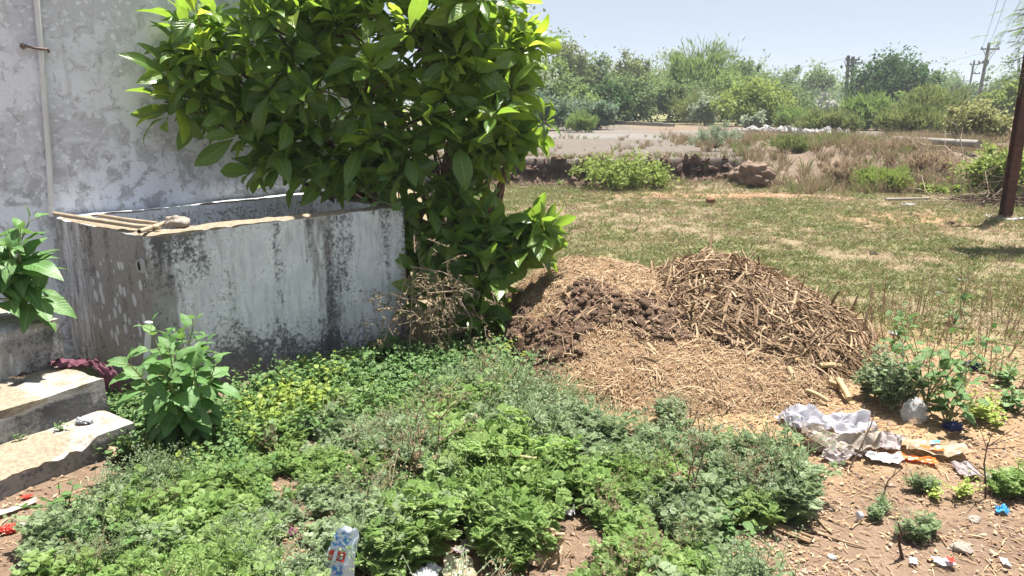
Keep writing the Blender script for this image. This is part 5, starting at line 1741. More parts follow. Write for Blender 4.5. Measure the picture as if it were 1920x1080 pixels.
tl = [
 # name, label, cat, u0,u1,vtop,Y, mat, n, leaf size, style, trunk
 ('tree', 'tall tree whose twigs show above the glossy shrub', 'tree', 830, 1000, -35, 24, 'tree_grey', 3200, .11, 'round', .45),
 ('tree', 'olive round headed tree rising just right of the shrub', 'tree', 1010, 1110, 78, 50, 'tree_olive', 3600, .17, 'round', .3),
 ('tree', 'light green bushy tree directly beside the shrub edge', 'tree', 985, 1060, 120, 40, 'tree_light', 2600, .14, 'round', .1),
 ('tree', 'pale green tree between the olive tree and the dark knob tree', 'tree', 1085, 1150, 104, 50, 'tree_mid', 2600, .15, 'round', .25),
 ('tree', 'yellowish tree topped by a small dark knob of leaves', 'tree', 1140, 1220, 98, 52, 'tree_olive', 3000, .16, 'round', .2),
 ('tree', 'thin wispy grey tree with sky showing through its twigs', 'tree', 1225, 1290, 80, 55, 'tree_grey', 900, .14, 'round', .35),
 ('tree', 'feathery bamboo like tree, tallest of the left grove', 'tree', 1255, 1372, 98, 48, 'tree_light', 5200, .22, 'feather', .08),
 ('tree', 'round topped green tree right of the feathery grove', 'tree', 1350, 1432, 106, 54, 'tree_mid', 3600, .17, 'round', .15),
 ('thicket', 'leafy thicket with dark stems behind the white edging', 'bush', 1130, 1235, 150, 44, 'tree_mid', 4200, .15, 'round', .2),
 ('thicket', 'leafy thicket below the feathery tree, drooping over bare earth', 'bush', 1215, 1330, 152, 45, 'tree_mid', 4400, .15, 'round', .2),
 ('thicket', 'shadowy thicket left of the dark dense bush', 'bush', 1310, 1400, 150, 46, 'tree_light', 3200, .15, 'round', .12),
 ('thicket', 'mid green thicket filling the gap below the olive round tree', 'bush', 1020, 1110, 140, 42, 'tree_mid', 3000, .15, 'round', .1),
 ('thicket', 'deep green thicket between the yellow tipped bush and white edging', 'bush', 1100, 1180, 160, 41, 'tree_dark', 3000, .15, 'round', .1),
 ('thicket', 'grassy green thicket behind the pale bush by the track', 'bush', 1260, 1370, 178, 41, 'tree_olive', 2600, .14, 'feather', .1),
 ('thicket', 'hazy thicket right of the dense dark bush', 'bush', 1440, 1530, 172, 55, 'tree_mid', 2600, .18, 'round', .1),
 ('bush', 'blue green bush beside the shrub edge on the far side', 'bush', 985, 1075, 178, 31, 'tree_blue', 3400, .10, 'round', .05),
 ('bush', 'yellow tipped bush in the middle of the left grove', 'bush', 1055, 1125, 165, 36, 'tree_light', 2600, .12, 'round', .05),
 ('bush', 'dark leafy bush at the right end of the left grove', 'bush', 1085, 1150, 192, 32, 'tree_blue', 2600, .11, 'round', .12),
 ('bush', 'low pale green bush in front of the blue green bush', 'bush', 1062, 1118, 216, 29, 'tree_light', 1800, .09, 'feather', .02),
 ('bush', 'dense dark bush with bright yellow green top on the track', 'bush', 1360, 1482, 160, 37, 'tree_bright', 5200, .13, 'round', .04),
 ('bush', 'small grey green bush before the dense dark bush', 'bush', 1390, 1432, 212, 33, 'tree_grey', 1100, .09, 'round', .05),
 ('bush', 'pale bush at the left foot of the dense dark bush', 'bush', 1295, 1350, 180, 38, 'tree_grey', 1700, .11, 'round', .1),
 ('bush', 'spiky grey bush growing on the near edge of the track', 'bush', 1303, 1382, 238, 17.2, 'tree_grey', 620, .06, 'feather', .04),
 ('tree', 'hazy tree left of the far tree line with two spires', 'tree', 1425, 1500, 134, 74, 'tree_mid', 2600, .22, 'round', .15),
 ('tree', 'hazy round tree left of the twin poles', 'tree', 1490, 1575, 132, 72, 'tree_mid', 3000, .22, 'round', .15),
 ('tree', 'hazy tree just behind the twin poles', 'tree', 1560, 1640, 148, 76, 'tree_mid', 2600, .22, 'round', .15),
 ('bush', 'grey leafless brush beside the white rubble', 'bush', 1480, 1580, 172, 70, 'tree_grey', 2400, .15, 'feather', .05),
 ('tree', 'large dark umbrella shaped tree right of the twin poles', 'tree', 1612, 1752, 112, 50, 'tree_dark', 7000, .19, 'round', .28),
 ('bush', 'feathery light bush in front of the twin poles', 'bush', 1590, 1668, 186, 31, 'tree_light', 3600, .15, 'feather', .03),
 ('bush', 'low spreading olive bush left of the feathery light bush', 'bush', 1500, 1600, 218, 29, 'tree_olive', 3000, .12, 'feather', .02),
 ('bush', 'pale green bush at the right foot of the dark bush', 'bush', 1455, 1520, 205, 33, 'tree_light', 1900, .11, 'feather', .02),
 ('bush', 'yellow green bush at the foot of the dark umbrella tree', 'bush', 1690, 1770, 168, 40, 'tree_light', 2800, .14, 'round', .05),
 ('bush', 'wide olive scrub below the leaning poles', 'bush', 1690, 1810, 178, 29, 'tree_olive', 4600, .14, 'feather', .03),
 ('bush', 'straggly scrub with pale yellow leaf tips above the fallen pole', 'bush', 1780, 1890, 196, 21, 'tree_yellow', 3400, .08, 'round', .05),
 ('bush', 'dull brownish scrub between olive scrub and fallen pole', 'bush', 1650, 1770, 208, 25, 'tree_olive', 3600, .10, 'feather', .02),
 ('tree', 'rounded bright green tree behind the rusty post', 'tree', 1850, 1925, 162, 42, 'tree_bright', 3000, .16, 'round', .1),
 ('tree', 'far hazy tree right of the tallest single pole', 'tree', 1840, 1930, 143, 80, 'tree_mid', 3000, .24, 'round', .15),
 ('tree', 'far hazy tree between the dark tree and the thin pole', 'tree', 1760, 1850, 158, 84, 'tree_mid', 2800, .24, 'round', .15),
 ('bush', 'bright yellow green shrub against the dark earth bank', 'bush', 1085, 1255, 297, 14.05, 'tree_bright', 1700, .06, 'round', .0),
 ('bush', 'vivid green feathery bush at the foot of the hummocks', 'bush', 1612, 1702, 318, 13.7, 'tree_bright', 3000, .05, 'feather', .0),
 ('bush', 'small yellow green sprig right of the vivid feathery bush', 'bush', 1722, 1768, 350, 13.3, 'tree_bright', 420, .07, 'round', .0),
 ('bush', 'second yellow green sprig nearer the rusty post', 'bush', 1768, 1802, 348, 13.3, 'tree_bright', 300, .07, 'round', .0),
 ('bush', 'leafy green tangle growing behind the rusty post', 'bush', 1820, 1935, 270, 12.4, 'tree_bright', 2600, .06, 'round', .0),
 ('bush', 'brown dried brush on the hummock by the fallen pole', 'bush', 1690, 1790, 290, 15.2, 'brownbush', 2200, .05, 'feather', .0),
 ('bush', 'dried brush left of the vivid feathery bush', 'bush', 1540, 1620, 305, 14.6, 'brownbush', 1300, .05, 'feather', .0),
 ('bush', 'straw coloured brush at the left end of the hummocks', 'bush', 1440, 1530, 258, 17.5, 'tree_olive', 1700, .06, 'feather', .0),
 ('bush', 'faded green brush midway along the bank top', 'bush', 1530, 1640, 262, 17.8, 'tree_olive', 2000, .06, 'feather', .0),
 ('bush', 'pale brown brush right under the fallen pole', 'bush', 1620, 1740, 270, 17.0, 'brownbush', 2000, .06, 'feather', .0),
]
for i, (nm, lab, cat, u0, u1, vt, Yd, mt, n, ls, st, tr) in enumerate(tl):
    tree_px(nm, lab, cat, u0, u1, vt, Yd, mt, n, ls, 300 + i, style=st, trunk=tr * .4, group=G if Yd > 28 else None, bark='darktwig' if cat == 'bush' else 'bark')
# dark knob in the yellowish tree: a small separate crown part
# far wood behind everything
rng = np.random.default_rng(77)
mb = MB()
for k in range(150):
    x = -40 + k * 1.15 + rng.normal() * .8
    yd = rng.uniform(92, 120)
    h = rng.uniform(4.6, 6.4)
    m_, _ = crown_mesh((x, yd, .5 + h * .5), rng.uniform(1.8, 3.2), 2, h * .5, 420, .34, rng, clumps=14)
    mb.v += m_.v; mb.f4 += [f + mb.n for f in m_.f4]; mb.uv += m_.uv; mb.t += m_.t; mb.m4 += m_.m4; mb.n += m_.n
kind(mb.build('distant_wood', M['tree_mid'], None, False), 'stuff', 'far belt of trees along the horizon')
# spires in the far line
for (u, lab) in ((1478, 'left of two thin dark conifers in the far tree line'), (1492, 'right and taller of two thin dark conifers in the far line')):
    tree_px('conifer', lab, 'tree', u - 5, u + 5, 131 if u > 1480 else 136, 88, 'tree_dark', 500, .22, u, trunk=.02)
tree_px('palm', 'tiny far palm just left of the thin leaning pole', 'tree', 1778, 1800, 150, 95, 'tree_mid', 260, .5, 5, style='feather', trunk=.6)

# branch hanging into the frame from a tree beyond the right edge
Xt, Yt = 8.3, 8.9
tr_ = thing('acacia_tree', 'fine leaved tree reaching in at the upper right edge', 'tree', (Xt, Yt, g1(Xt, Yt)))
mb = MB()
mb.tube([(Xt, Yt, -.1), (Xt - .05, Yt, 1.2), (Xt - .2, Yt - .1, 2.4), (Xt - .5, Yt - .3, 3.6)], [.11, .09, .07, .04], 8)
tips = []
rng = np.random.default_rng(91)
for (u, v) in ((1905, 20), (1890, 60), (1930, 40), (1900, 115), (1940, 90), (1915, 140), (1960, 20), (1925, 70), (1950, 130)):
    e = PY(u, v, Yt - .6 + rng.normal() * .2)
    s = np.array((Xt - .25, Yt - .15, 2.6))
    path = np.array([s, s * .55 + e * .45 + (0, 0, .25), e])
    mb.tube(path, [.03, .016, .005], 5, cap=False); tips.append((path[1], e))
mb.build('trunk', M['bark'], tr_)
mb = MB()
for a, e in tips:
    for k in range(16):
        f = rng.uniform(.55, 1.08); q = a * (1 - f) + e * f + rng.normal(size=3) * .05
        d = nrm(np.array((-.5, -.1, -.35)) + rng.normal(size=3) * .45)
        nl = 11
        tt = np.linspace(.1, 1, nl)
        ps, dsx = [], []
        for t in tt:
            for sg in (-1, 1):
                ps.append(q + d * .17 * t + np.array((0, 0, -.04)) * t * t)
                dsx.append(nrm(d * .5 + sg * nrm(np.cross(d, (0, 0, 1.0)))))
        N = len(ps)
        v, f4 = diamonds(np.array(ps), np.array(dsx), np.tile((0, 0, 1.0), (N, 1)) + rng.normal(size=(N, 3)) * .2, np.full(N, .05), np.full(N, .017))
        mb.add(v, f4, tint=rng.random() * .9)
kind(mb.build('crown', M['tree_mid'], tr_, False), 'stuff')

# ---------------------------------------------------------------- bank, stones, far objects
p = P(1410, 352, 0); 
rock('earth_boulder', (p[0], p[1], g1(p[0], p[1]) - .02), (0.36, 0.31, 0.27), M['rockearth'], 'reddish earth boulder fallen from the end of the bank', 'boulder', 29, amp=.55, n=(60, 40), flat=False, freq=2.7)
mb = MB()
bp = P(1332, 383, 0); a = .3
R = np.array(((math.cos(a), -math.sin(a), 0), (math.sin(a), math.cos(a), 0), (0, 0, 1)))
bmk = MB(); bmk.box((-.055, -.05, 0), (.055, .05, .085), R, bp)
solo(bmk, 'brick_piece', M['brick'], 'broken brick lying alone on the reddish field', 'brick', bp, smooth=False)
for i, (u, v, r, lab) in enumerate((
    (1480, 466, .035, 'dark dung lump on the grass above the stalk pile'),
    (1638, 477, .04, 'dark dung lump on the grass right of the stalk pile'),
    (1600, 396, .045, 'dark clod near the middle of the far field'),
    (1706, 402, .045, 'left of two dark clods on the green strip near the bushes'),
    (1718, 407, .04, 'right of two dark clods on the green strip near the bushes'),
    (1783, 421, .05, 'dark flat clod in the field nearest the rusty post'),
    (1575, 382, .035, 'small dark clod below the earth boulder on the far field'),
    (1608, 458, .03, 'small dark clod midway across the bare field'),
    (1363, 424, .03, 'small dark clod on the grass behind the heap'))):
    p = P(u, v, 0); p[2] = g1(p[0], p[1]) - .004
    rock('clod', p, (r, r * .8, r * .55), M['clod'], lab, 'clod', 40 + i, group='dark clods on the field', amp=.7)
for i, (u, v, r, mt, lab) in enumerate((
    (1802, 1032, .028, 'stone', 'flat brown stone on bare soil near the lower right corner'),
    (1826, 977, .020, 'stone', 'small brown stone near the blue scrap at the right'),
    (1227, 985, .035, 'pinkstone', 'pale pinkish stone half hidden in the weeds'),
    (1560, 1088 - 40, .012, 'white_stone', 'tiny white pebble on the bare soil below the bottle'))):
    if mt == 'pinkstone': mt = 'concrete_pole'
    p = P(u, v, 0); p[2] = g1(p[0], p[1])
    rock('stone', p, (r * 1.3, r, r * .6), M[mt], lab, 'stone', 60 + i)

n = 900
x = r4.uniform(-2.5, 5.2, n); y = scarp_y(x) + r4.uniform(-.42, .16, n)
M['bankearth'] = m_simple('dark_bank_earth', (0.075, 0.047, 0.036), (0.14, 0.09, 0.065), 30, 0.95, 0.8)
bk = [data_mesh('bank_clod', lv[0] * .05, lv[1], np.zeros((len(lv[0]), 2)), M['bankearth'], False) for lv in lump_v]
scatter('bank_clods', np.column_stack((x, y, gz(x, y))), r4.uniform(0, 6.28, n), r4.uniform(.3, 1.7, n) ** 1.5, r4.integers(0, 5, n), bk, 'crumbled dark earth along the broken bank', .6)
# white rubble heap far away
c = P(1538, 214, .5); Yd = 66
c = PY(1540, 213, Yd); c[2] = g1(c[0], Yd)
rub = thing('white_rubble', 'heap of white rubble under the grey brush', 'rubble', c)
rng = np.random.default_rng(15)
mb = MB()
for k in range(90):
    a, f = rng.uniform(0, 6.28), rng.random() ** .5
    h = 1.15 * (1 - f) + .15
    lv = lump_v[k % 5]
    mb.inst(lv[0], lv[1], frames(rng.normal(size=(1, 3)), rng.normal(size=(1, 3))), np.array([c + (math.cos(a) * f * 1.6, math.sin(a) * f * 1.0, h + .45)]), [rng.uniform(.16, .34)])
kind(mb.build('rubble', M['white_stone'], rub, False), 'stuff')
rm = MB(); rm.grid(np.array([[c + (math.cos(a) * r_ * 1.7, math.sin(a) * r_ * 1.1, (1 - r_) * 1.55 + .05) for a in np.linspace(0, 6.284, 18)] for r_ in (1, .7, .4, .02)]))
rm.build('core', M['white_stone'], rub)
# white edging of the far track
e0, e1 = P(1140, 231, .52), P(1262, 237, .52)
mb = MB()
d = e1 - e0; ln = np.linalg.norm(d); d /= ln
R = np.stack((d, np.array((-d[1], d[0], 0)), np.array((0, 0, 1.0))), -1)
nseg = 7
kb = thing('track_edging', 'long low white edging beside the far gravel track', 'kerb', e0 + (0, 0, -.03))
for k in range(nseg):
    m_ = MB(); m_.box((k * ln / nseg + .03, -.12, -.1), ((k + 1) * ln / nseg - .03, .12, .13 + .02 * (k % 2)), R, e0)
    m_.build('edging_block', M['concrete_pole'], kb, False)
mb = MB()
rng = np.random.default_rng(16)
p0 = P(1375, 247, .5); p1 = P(1570, 252, .5)
rs = thing('stone_row', 'row of pale stones along the near track edge', 'stones', p0)
for k in range(70):
    f = rng.random(); q = p0 * (1 - f) + p1 * f + np.array((0, rng.normal() * .5, 0)); q[2] = g1(q[0], q[1]) + .06
    lv = lump_v[k % 5]
    mb.inst(lv[0], lv[1], frames(rng.normal(size=(1, 3)), rng.normal(size=(1, 3))), q[None], [rng.uniform(.06, .2)])
kind(mb.build('stones', M['white_stone'], rs, False), 'stuff')
# fallen pole and broken branches
q0, q1 = PY(1678, 260, 18.6), PY(1835, 270, 16.4)
mb = MB(); mb.tube([q0, (q0 + q1) / 2, q1], [.06, .075, .085], 10)
solo(mb, 'fallen_pole', M['concrete_pole'], 'pale concrete pole lying across the brush', 'pole', q0)
rng = np.random.default_rng(17)
def branch_heap(name, label, c, n, ln, mat, seed, flat=.5, r=.014):
    rng = np.random.default_rng(seed)
    m_ = MB()
    for k in range(n):
        s = np.asarray(c) + rng.normal(size=3) * np.array((.35, .25, .06)) * ln
        d = nrm(rng.normal(size=3) * np.array((1, .6, flat)) + np.array((0, 0, .18)))
        l_ = ln * rng.uniform(.4, 1.2)
        path = np.array([s, s + d * l_ * .4 + rng.normal(size=3) * .05 * ln, s + d * l_ * .75 + rng.normal(size=3) * .07 * ln, s + d * l_ + rng.normal(size=3) * .1 * ln])
        path[:, 2] = np.maximum(path[:, 2], gz(path[:, 0], path[:, 1]) + .01)
        m_.tube(path, [r, r * .8, r * .55, r * .25], 5)
        for b in range(2):
            q = path[1 + b]; dd = nrm(d + rng.normal(size=3) * .7)
            m_.tube([q, q + dd * l_ * .2, q + dd * l_ * .4 + rng.normal(size=3) * .03], [r * .5, r * .35, r * .15], 4, cap=False)
    return solo(m_, name, mat, label, 'branches', c)
c = PY(1805, 285, 15.8); c[2] = g1(c[0], c[1])
branch_heap('broken_branches', 'broken pale branches under the end of the fallen pole', c, 26, 1.0, M['twig'], 18)
c = P(1910, 392, 0)
branch_heap('dead_branches', 'dark tangle of dead branches behind the rusty post', c + (0.25, .35, .02), 60, .95, M['darktwig'], 19, .8, .013)
c = P(1830, 385, 0)
branch_heap('dry_branches', 'low tangle of dry branches left of the rusty post', c + (0, .3, 0), 34, .8, M['twig'], 20, .45, .009)
a, b = PY(1822, 300, 14.2), PY(1848, 372, 12.6)
b[2] = max(b[2], g1(b[0], b[1]))
mb = MB(); mb.tube([a, a * .6 + b * .4 + (-.05, 0, .02), b], [.012, .016, .02], 6)
solo(mb, 'bare_branch', M['twig'], 'long bare pale branch slanting down the hummock', 'branch', b)
a, b = P(1660, 374, .03), P(1742, 372, .03)
mb = MB(); mb.tube([a, (a + b) / 2, b], .022, 8)
solo(mb, 'grey_pole', M['concrete_pole'], 'thin pale pole lying flat below the vivid green bush', 'pole', a)
# white scraps by the post
def sheet(name, label, cat, c, w, l, mat, seed, bend=.25, crump=.18, rot=None, lift=.01, group=None, n=(14, 12), up=None, parent=None):
    rng = np.random.default_rng(seed)
    U, V = np.meshgrid(np.linspace(-.5, .5, n[0]), np.linspace(-.5, .5, n[1]), indexing='ij')
    s = min(w, l)
    X = U * w * (1 + .2 * (fbm(V * 3, 1.3, 0, 2, seed) - .5)); Y = V * l * (1 + .25 * (fbm(U * 3, 4.3, 0, 2, seed + 1) - .5))
    rg = np.abs(2 * fbm(U * 3.2 + seed, V * 3.2, 0, 3, seed) - 1)
    Z = s * (crump * 2.2 * rg + bend * (np.abs(U) ** 2 * 2 - V * .3)) + s * crump * .5 * noise3(U * 9, V * 9, 0, seed + 5)
    X = X + s * crump * .35 * (noise3(U * 5, V * 5, 0, seed + 2) - .5) * 2; Y = Y + s * crump * .35 * (noise3(U * 5, V * 5, 0, seed + 3) - .5) * 2
    a = rng.uniform(0, 6.28) if rot is None else rot
    P_ = np.stack((X * math.cos(a) - Y * math.sin(a), X * math.sin(a) + Y * math.cos(a), Z - Z.min() + lift), -1)
    if up is not None:
        R_ = frames(np.array(up[0], float), np.array(up[1], float))
        P_ = np.einsum('ij,abj->abi', R_, np.stack((X, Y + l * .5, Z - Z.min()), -1))
    m_ = MB(); m_.grid(P_ + np.asarray(c))
    if parent is not None:
        return m_.build(name, mat, parent, False)
    return solo(m_, name, mat, label, cat, c, group, smooth=False)
def gp(u, v, dz=0.0):
    p = P(u, v, 0)
    for _ in range(3):
        p = P(u, v, g1(p[0], p[1]) + dz)
    return p
sheet('plastic_scrap', 'flat white scrap in front of the rusty post', 'litter', gp(1893, 413), .30, .12, M['bag'], 1, crump=.1, rot=.1)
sheet('plastic_scrap', 'white scrap on the grass left of the rusty post', 'litter', gp(1856, 408), .16, .10, M['bag2'], 2)
sheet('plastic_scrap', 'pale scrap on the field behind the green strip', 'litter', gp(1700, 386), .2, .14, M['bag'], 3, crump=.1)
sheet('plastic_scrap', 'white scrap on the grass above the right hand weeds', 'litter', gp(1803, 528), .075, .05, M['bag'], 4)
sheet('plastic_scrap', 'white scrap among the dry stems behind the right weeds', 'litter', gp(1763, 553), .06, .04, M['bag'], 5)
sheet('plastic_scrap', 'white scrap left of the leafy weeds at the pile edge', 'litter', gp(1676, 628), .07, .05, M['bag'], 6)
sheet('dead_leaf', 'pale dead leaf lying on the bare middle of the field', 'leaf', gp(1625, 427), .10, .06, M['paper'], 7)

# rusty post and utility poles
pb = P(1885, 405, 0)
post = thing('rusty_post', 'rust brown steel post standing at the right edge', 'post', pb)
mb = MB()
top = np.array((pb[0] + .03, pb[1] + .05, 5.6))
dv = nrm(top - pb)
R = frames(np.array((1.0, .25, 0)), dv)
# I section: two flanges and a web
for lo, hi in (((-.06, -.065), (.06, -.055)), ((-.06, .055), (.06, .065)), ((-.005, -.055), (.005, .055))):
    V = []
    for z in (0.0, 5.7):
        V += [pb + dv * z + np.array((lo[0], lo[1], -.1)), pb + dv * z + np.array((hi[0], lo[1], -.1)), pb + dv * z + np.array((hi[0], hi[1], -.1)), pb + dv * z + np.array((lo[0], hi[1], -.1))]
    mb.add(V, [[3, 2, 1, 0], [4, 5, 6, 7], [0, 1, 5, 4], [1, 2, 6, 5], [2, 3, 7, 6], [3, 0, 4, 7]])
mb.build('beam', M['rust'], post, False)
mb = MB(); mb.box((-.6, -.04, 4.9), (.6, .04, 4.97), None, pb + (0.02, .11, 0)); mb.build('crossarm', M['rust'], post, False)

def upole(label, ub, vb, ut, vt, Yd, r, mat, arms, group, name='utility_pole'):
    tp = PY(ut, vt, Yd); bp_ = PY(ub, vb, Yd)
    d = (tp - bp_) / (tp[2] - bp_[2])
    z0 = g1(bp_[0], Yd)
    bt = bp_ + d * (z0 - .1 - bp_[2])
    root = thing(name, label, 'pole', bt, group)
    m_ = MB(); m_.tube([bt, (bt + tp) / 2, tp], [r * 1.15, r, r * .85], 8); m_.build('shaft', M[mat], root)
    for (dz, half, sk) in arms:
        c_ = tp + np.array((0, -.03, -dz))
        m_ = MB(); m_.box((-half, -.06, -.06), (half, .06, .06), None, c_ + (sk, -r - .06, 0)); m_.build('crossarm', M[mat], root, False)
        for s in (-1, -.15, 1):
            m_ = MB(); q = c_ + (sk + s * half * .9, -r - .06, .06)
            m_.tube([q, q + (0, 0, .09), q + (0, 0, .16)], [.05, .075, .03], 8); m_.build('insulator', M['iron'], root)
    if arms:
        m_ = MB(); c_ = tp + np.array((0, -r - .05, -arms[0][0])); h_ = arms[0][1]
        m_.tube([c_ + (-h_ * .7, 0, -.06), c_ + (0, 0, -1.0)], .03, 5); m_.tube([c_ + (h_ * .7, 0, -.06), c_ + (0, 0, -1.0)], .03, 5)
        m_.build('brace', M[mat], root)
    return tp
UG = 'utility poles'
tA = upole('left of the twin dark utility poles in the distance', 1585, 205, 1591, 104, 63, .15, 'pole', [(.35, .55, .25)], UG)
tB = upole('right of the twin dark utility poles in the distance', 1594, 200, 1600, 106, 63.5, .15, 'pole', [(.5, .5, .2)], UG)
tC = upole('tallest single utility pole with two crossarms, leaning right', 1832, 200, 1855, 80, 68, .15, 'polegrey', [(.55, .8, 0), (1.7, .45, -.4)], UG)
tD = upole('thinner utility pole left of the tallest single pole', 1812, 195, 1827, 113, 96, .13, 'polegrey', [(.5, .6, 0), (1.6, .5, .25)], UG)
tE = upole('faintest farthest utility pole beside the tiny palm', 1804, 160, 1807, 148, 150, .14, 'polegrey', [(.4, .9, 0)], UG)
def wire(label, a, b, sag, r=.012):
    t = np.linspace(0, 1, 24)[:, None]
    a, b = np.asarray(a), np.asarray(b)
    path = a * (1 - t) + b * t - np.array((0, 0, sag)) * 4 * t * (1 - t)
    m_ = MB(); m_.tube(path, r, 4, cap=False)
    solo(m_, 'power_line', M['wire'], label, 'wire', a, 'power lines between the poles')
wire('wire running left from the twin poles into the trees', PY(1588, 108, 63), PY(1425, 128, 66), .3, .014)
wire('wire strung between the twin poles and the tallest pole', PY(1606, 110, 63.5), PY(1843, 98, 68), .7, .014)
wire('left of the wires rising from the tallest pole out of frame', PY(1842, 88, 68), PY(1888, -60, 30), .3, .012)
wire('middle wire rising from the tallest pole out of frame', PY(1856, 80, 68), PY(1905, -60, 30), .3, .012)
wire('right of the wires rising from the tallest pole out of frame', PY(1868, 88, 68), PY(1940, -60, 30), .3, .012)
wire('guy wire left of the twin poles', PY(1588, 130, 63), PY(1574, 172, 63), 0, .015)
wire('guy wire right of the twin poles', PY(1602, 130, 63.5), PY(1620, 168, 63), 0, .015)

# ---------------------------------------------------------------- weeds and twigs at the right
r5 = np.random.default_rng(55)
lob = [leaf_arr(1.0, .85, 'heart', 8, .15, r5.uniform(.2, .8), .06, serr=.12, seed=i) for i in range(4)]
for (u, v, h, sp, ns, per, sz, lab) in (
    (1735, 760, .46, .24, 10, 6, .072, 'tallest broad leaved weed right of the white bag'),
    (1775, 800, .32, .18, 9, 6, .064, 'leafy weed drooping over the clear plastic jar'),
    (1690, 655, .22, .10, 4, 4, .06, 'small dark leaved weed at the back left of the right weeds'),
    (1790, 610, .22, .10, 4, 4, .06, 'dark leaved weed farthest back among the dry stems'),
    (1850, 700, .16, .12, 4, 4, .055, 'low pale weed beside the dark clods at the right'),
):
    bp = gp(u, v)
    leafy_plant('broad_weed', lab, 'weed', bp, stems_at(bp, ns, h, sp, r5, wob=.015), lob, [M['broad']], sz, per, M['greenstem'], .004, .03, (50, 95), False, r5, .3)
# grey wiry weed in front of the pile end
bp = gp(1672, 772)
wl_ = [lacy_leaf(r5) for _ in range(2)]
wm = weed_source('wiry_weed', r5, .34, 12, 14, wl_[0], .05, M['parth_grey'], .38)
clump('wiry_weed', 'wiry grey green weed beside the right end of the pile', bp, [wm], (1.0, .9, .85))
bp = gp(1640, 745)
clump('wiry_weed', 'shorter wiry grey weed against the end of the stalk pile', bp, [wm], (.75, .7))

def twig(label, pts, r, mat='darktwig', sub=4, seed=0, group=None, cat='twig', name='bare_twig', sl=.35):
    rng = np.random.default_rng(seed)
    pts = np.asarray(pts, float)
    m_ = MB(); k = len(pts)
    m_.tube(pts, np.linspace(r, r * .4, k), 6)
    tot = np.linalg.norm(pts[-1] - pts[0])
    for i in range(sub):
        f = rng.uniform(.3, .95); j = min(k - 2, int(f * (k - 1))); ff = f * (k - 1) - j
        q = pts[j] * (1 - ff) + pts[j + 1] * ff
        d = nrm(nrm(pts[j + 1] - pts[j]) * .8 + rng.normal(size=3) * .6)
        m_.tube([q, q + d * tot * sl * .5, q + d * tot * sl + rng.normal(size=3) * .02 * tot], [r * .5, r * .35, r * .2], 4, cap=False)
    return solo(m_, name, M[mat], label, cat, pts[0], group)
b = gp(1692, 1047); twig('dark bare twig stub upright in the bare soil', [b, PY(1686, 1020, b[1]), PY(1690, 1000, b[1]), PY(1684, 980, b[1])], .0065, sub=4, seed=1, sl=.3)
b = gp(1592, 880); twig('leaning thin twig just below the white bag', [b, PY(1608, 850, b[1] - .02), PY(1632, 800, b[1] - .03), PY(1641, 772, b[1] - .03)], .004, 'twig', 3, 2)
b = gp(1655, 935); twig('small forked twig beside the sparse grey weed', [b, PY(1660, 915, b[1]), PY(1666, 900, b[1]), PY(1690, 880, b[1] - .02)], .004, 'darktwig', 3, 3)
b = gp(1848, 935); twig('dry twiggy weed at the right with brown side shoots', [b, PY(1848, 900, b[1]), PY(1845, 870, b[1]), PY(1852, 830, b[1])], .0045, 'darktwig', 9, 4, sl=.5)
b = gp(1600, 965); 
for (u0, v0, u1, v1, r, lab) in (
    (1338, 953, 1520, 1020, .013, 'long split brown stalk lying in front of the weeds'),
    (1385, 958, 1625, 1030, .006, 'thin straw running alongside the long split stalk'),
    (1532, 975, 1560, 1003, .006, 'short bent straw left of the plastic bottle'),
    (1343, 985, 1430, 1010, .005, 'thin straw below the long split stalk'),
    (950, 852, 1006, 860, .006, 'short tan stick lying on top of the weed patch'),
):
    z = .0 if u0 > 1000 else .2
    if z:
        a, c = P(u0, v0, .2), P(u1, v1, .19)
        m_ = MB(); m_.tube([a, (a + c) / 2, c], r, 6); solo(m_, 'stick', M['palestalk'], lab, 'stick', a)
    else:
        a, c = gp(u0, v0), gp(u1, v1)
        n_ = 7
        t = np.linspace(0, 1, n_)[:, None]
        path = a * (1 - t) + c * t; path[:, 2] = gz(path[:, 0], path[:, 1]) + r * 1.0
        path[:, 2] = path[:, 2].max() * .5 + path[:, 2] * .5
        m_ = MB(); m_.tube(path, r * np.array((.7, 1, 1.1, 1, 1.05, .9, .5)), 7, flat=.7)
        if r > .01:
            m_.tube(path + np.array((.012, .012, .004)), r * .5, 5); m_.tube(path[2:] + np.array((-.008, -.012, 0)), r * .4, 5)
        solo(m_, 'dry_stalk', M['stalk'], lab, 'stalk', a)
# dried creeper tangle at the right corner of the tank
root = thing('dried_creeper', 'tangle of dried vine hanging at the right corner of the tank', 'creeper', gp(790, 690))
m_ = MB(); lm_ = MB()
rng = np.random.default_rng(66)
tw = [((705, 690), (690, 640), (678, 585)), ((700, 668), (735, 610), (760, 520), (748, 480)), ((720, 640), (740, 590), (752, 548)), ((800, 550), (860, 545), (890, 540)), ((740, 650), (790, 690), (840, 725)), ((765, 700), (770, 620), (775, 500)), ((755, 530), (800, 560), (850, 600)), ((770, 500), (830, 510), (900, 550)), ((790, 700), (800, 640), (830, 560)), ((860, 560), (885, 600), (880, 640)), ((700, 690), (740, 660), (760, 640))]
for tws in tw:
    Y0 = 4.38 + rng.normal() * .05
    path = np.array([PY(u, v, Y0 + .05 * i) for i, (u, v) in enumerate(tws)])
    path[:, 2] = np.maximum(path[:, 2], .02)
    m_.tube(path, np.linspace(.005, .0025, len(path)), 5)
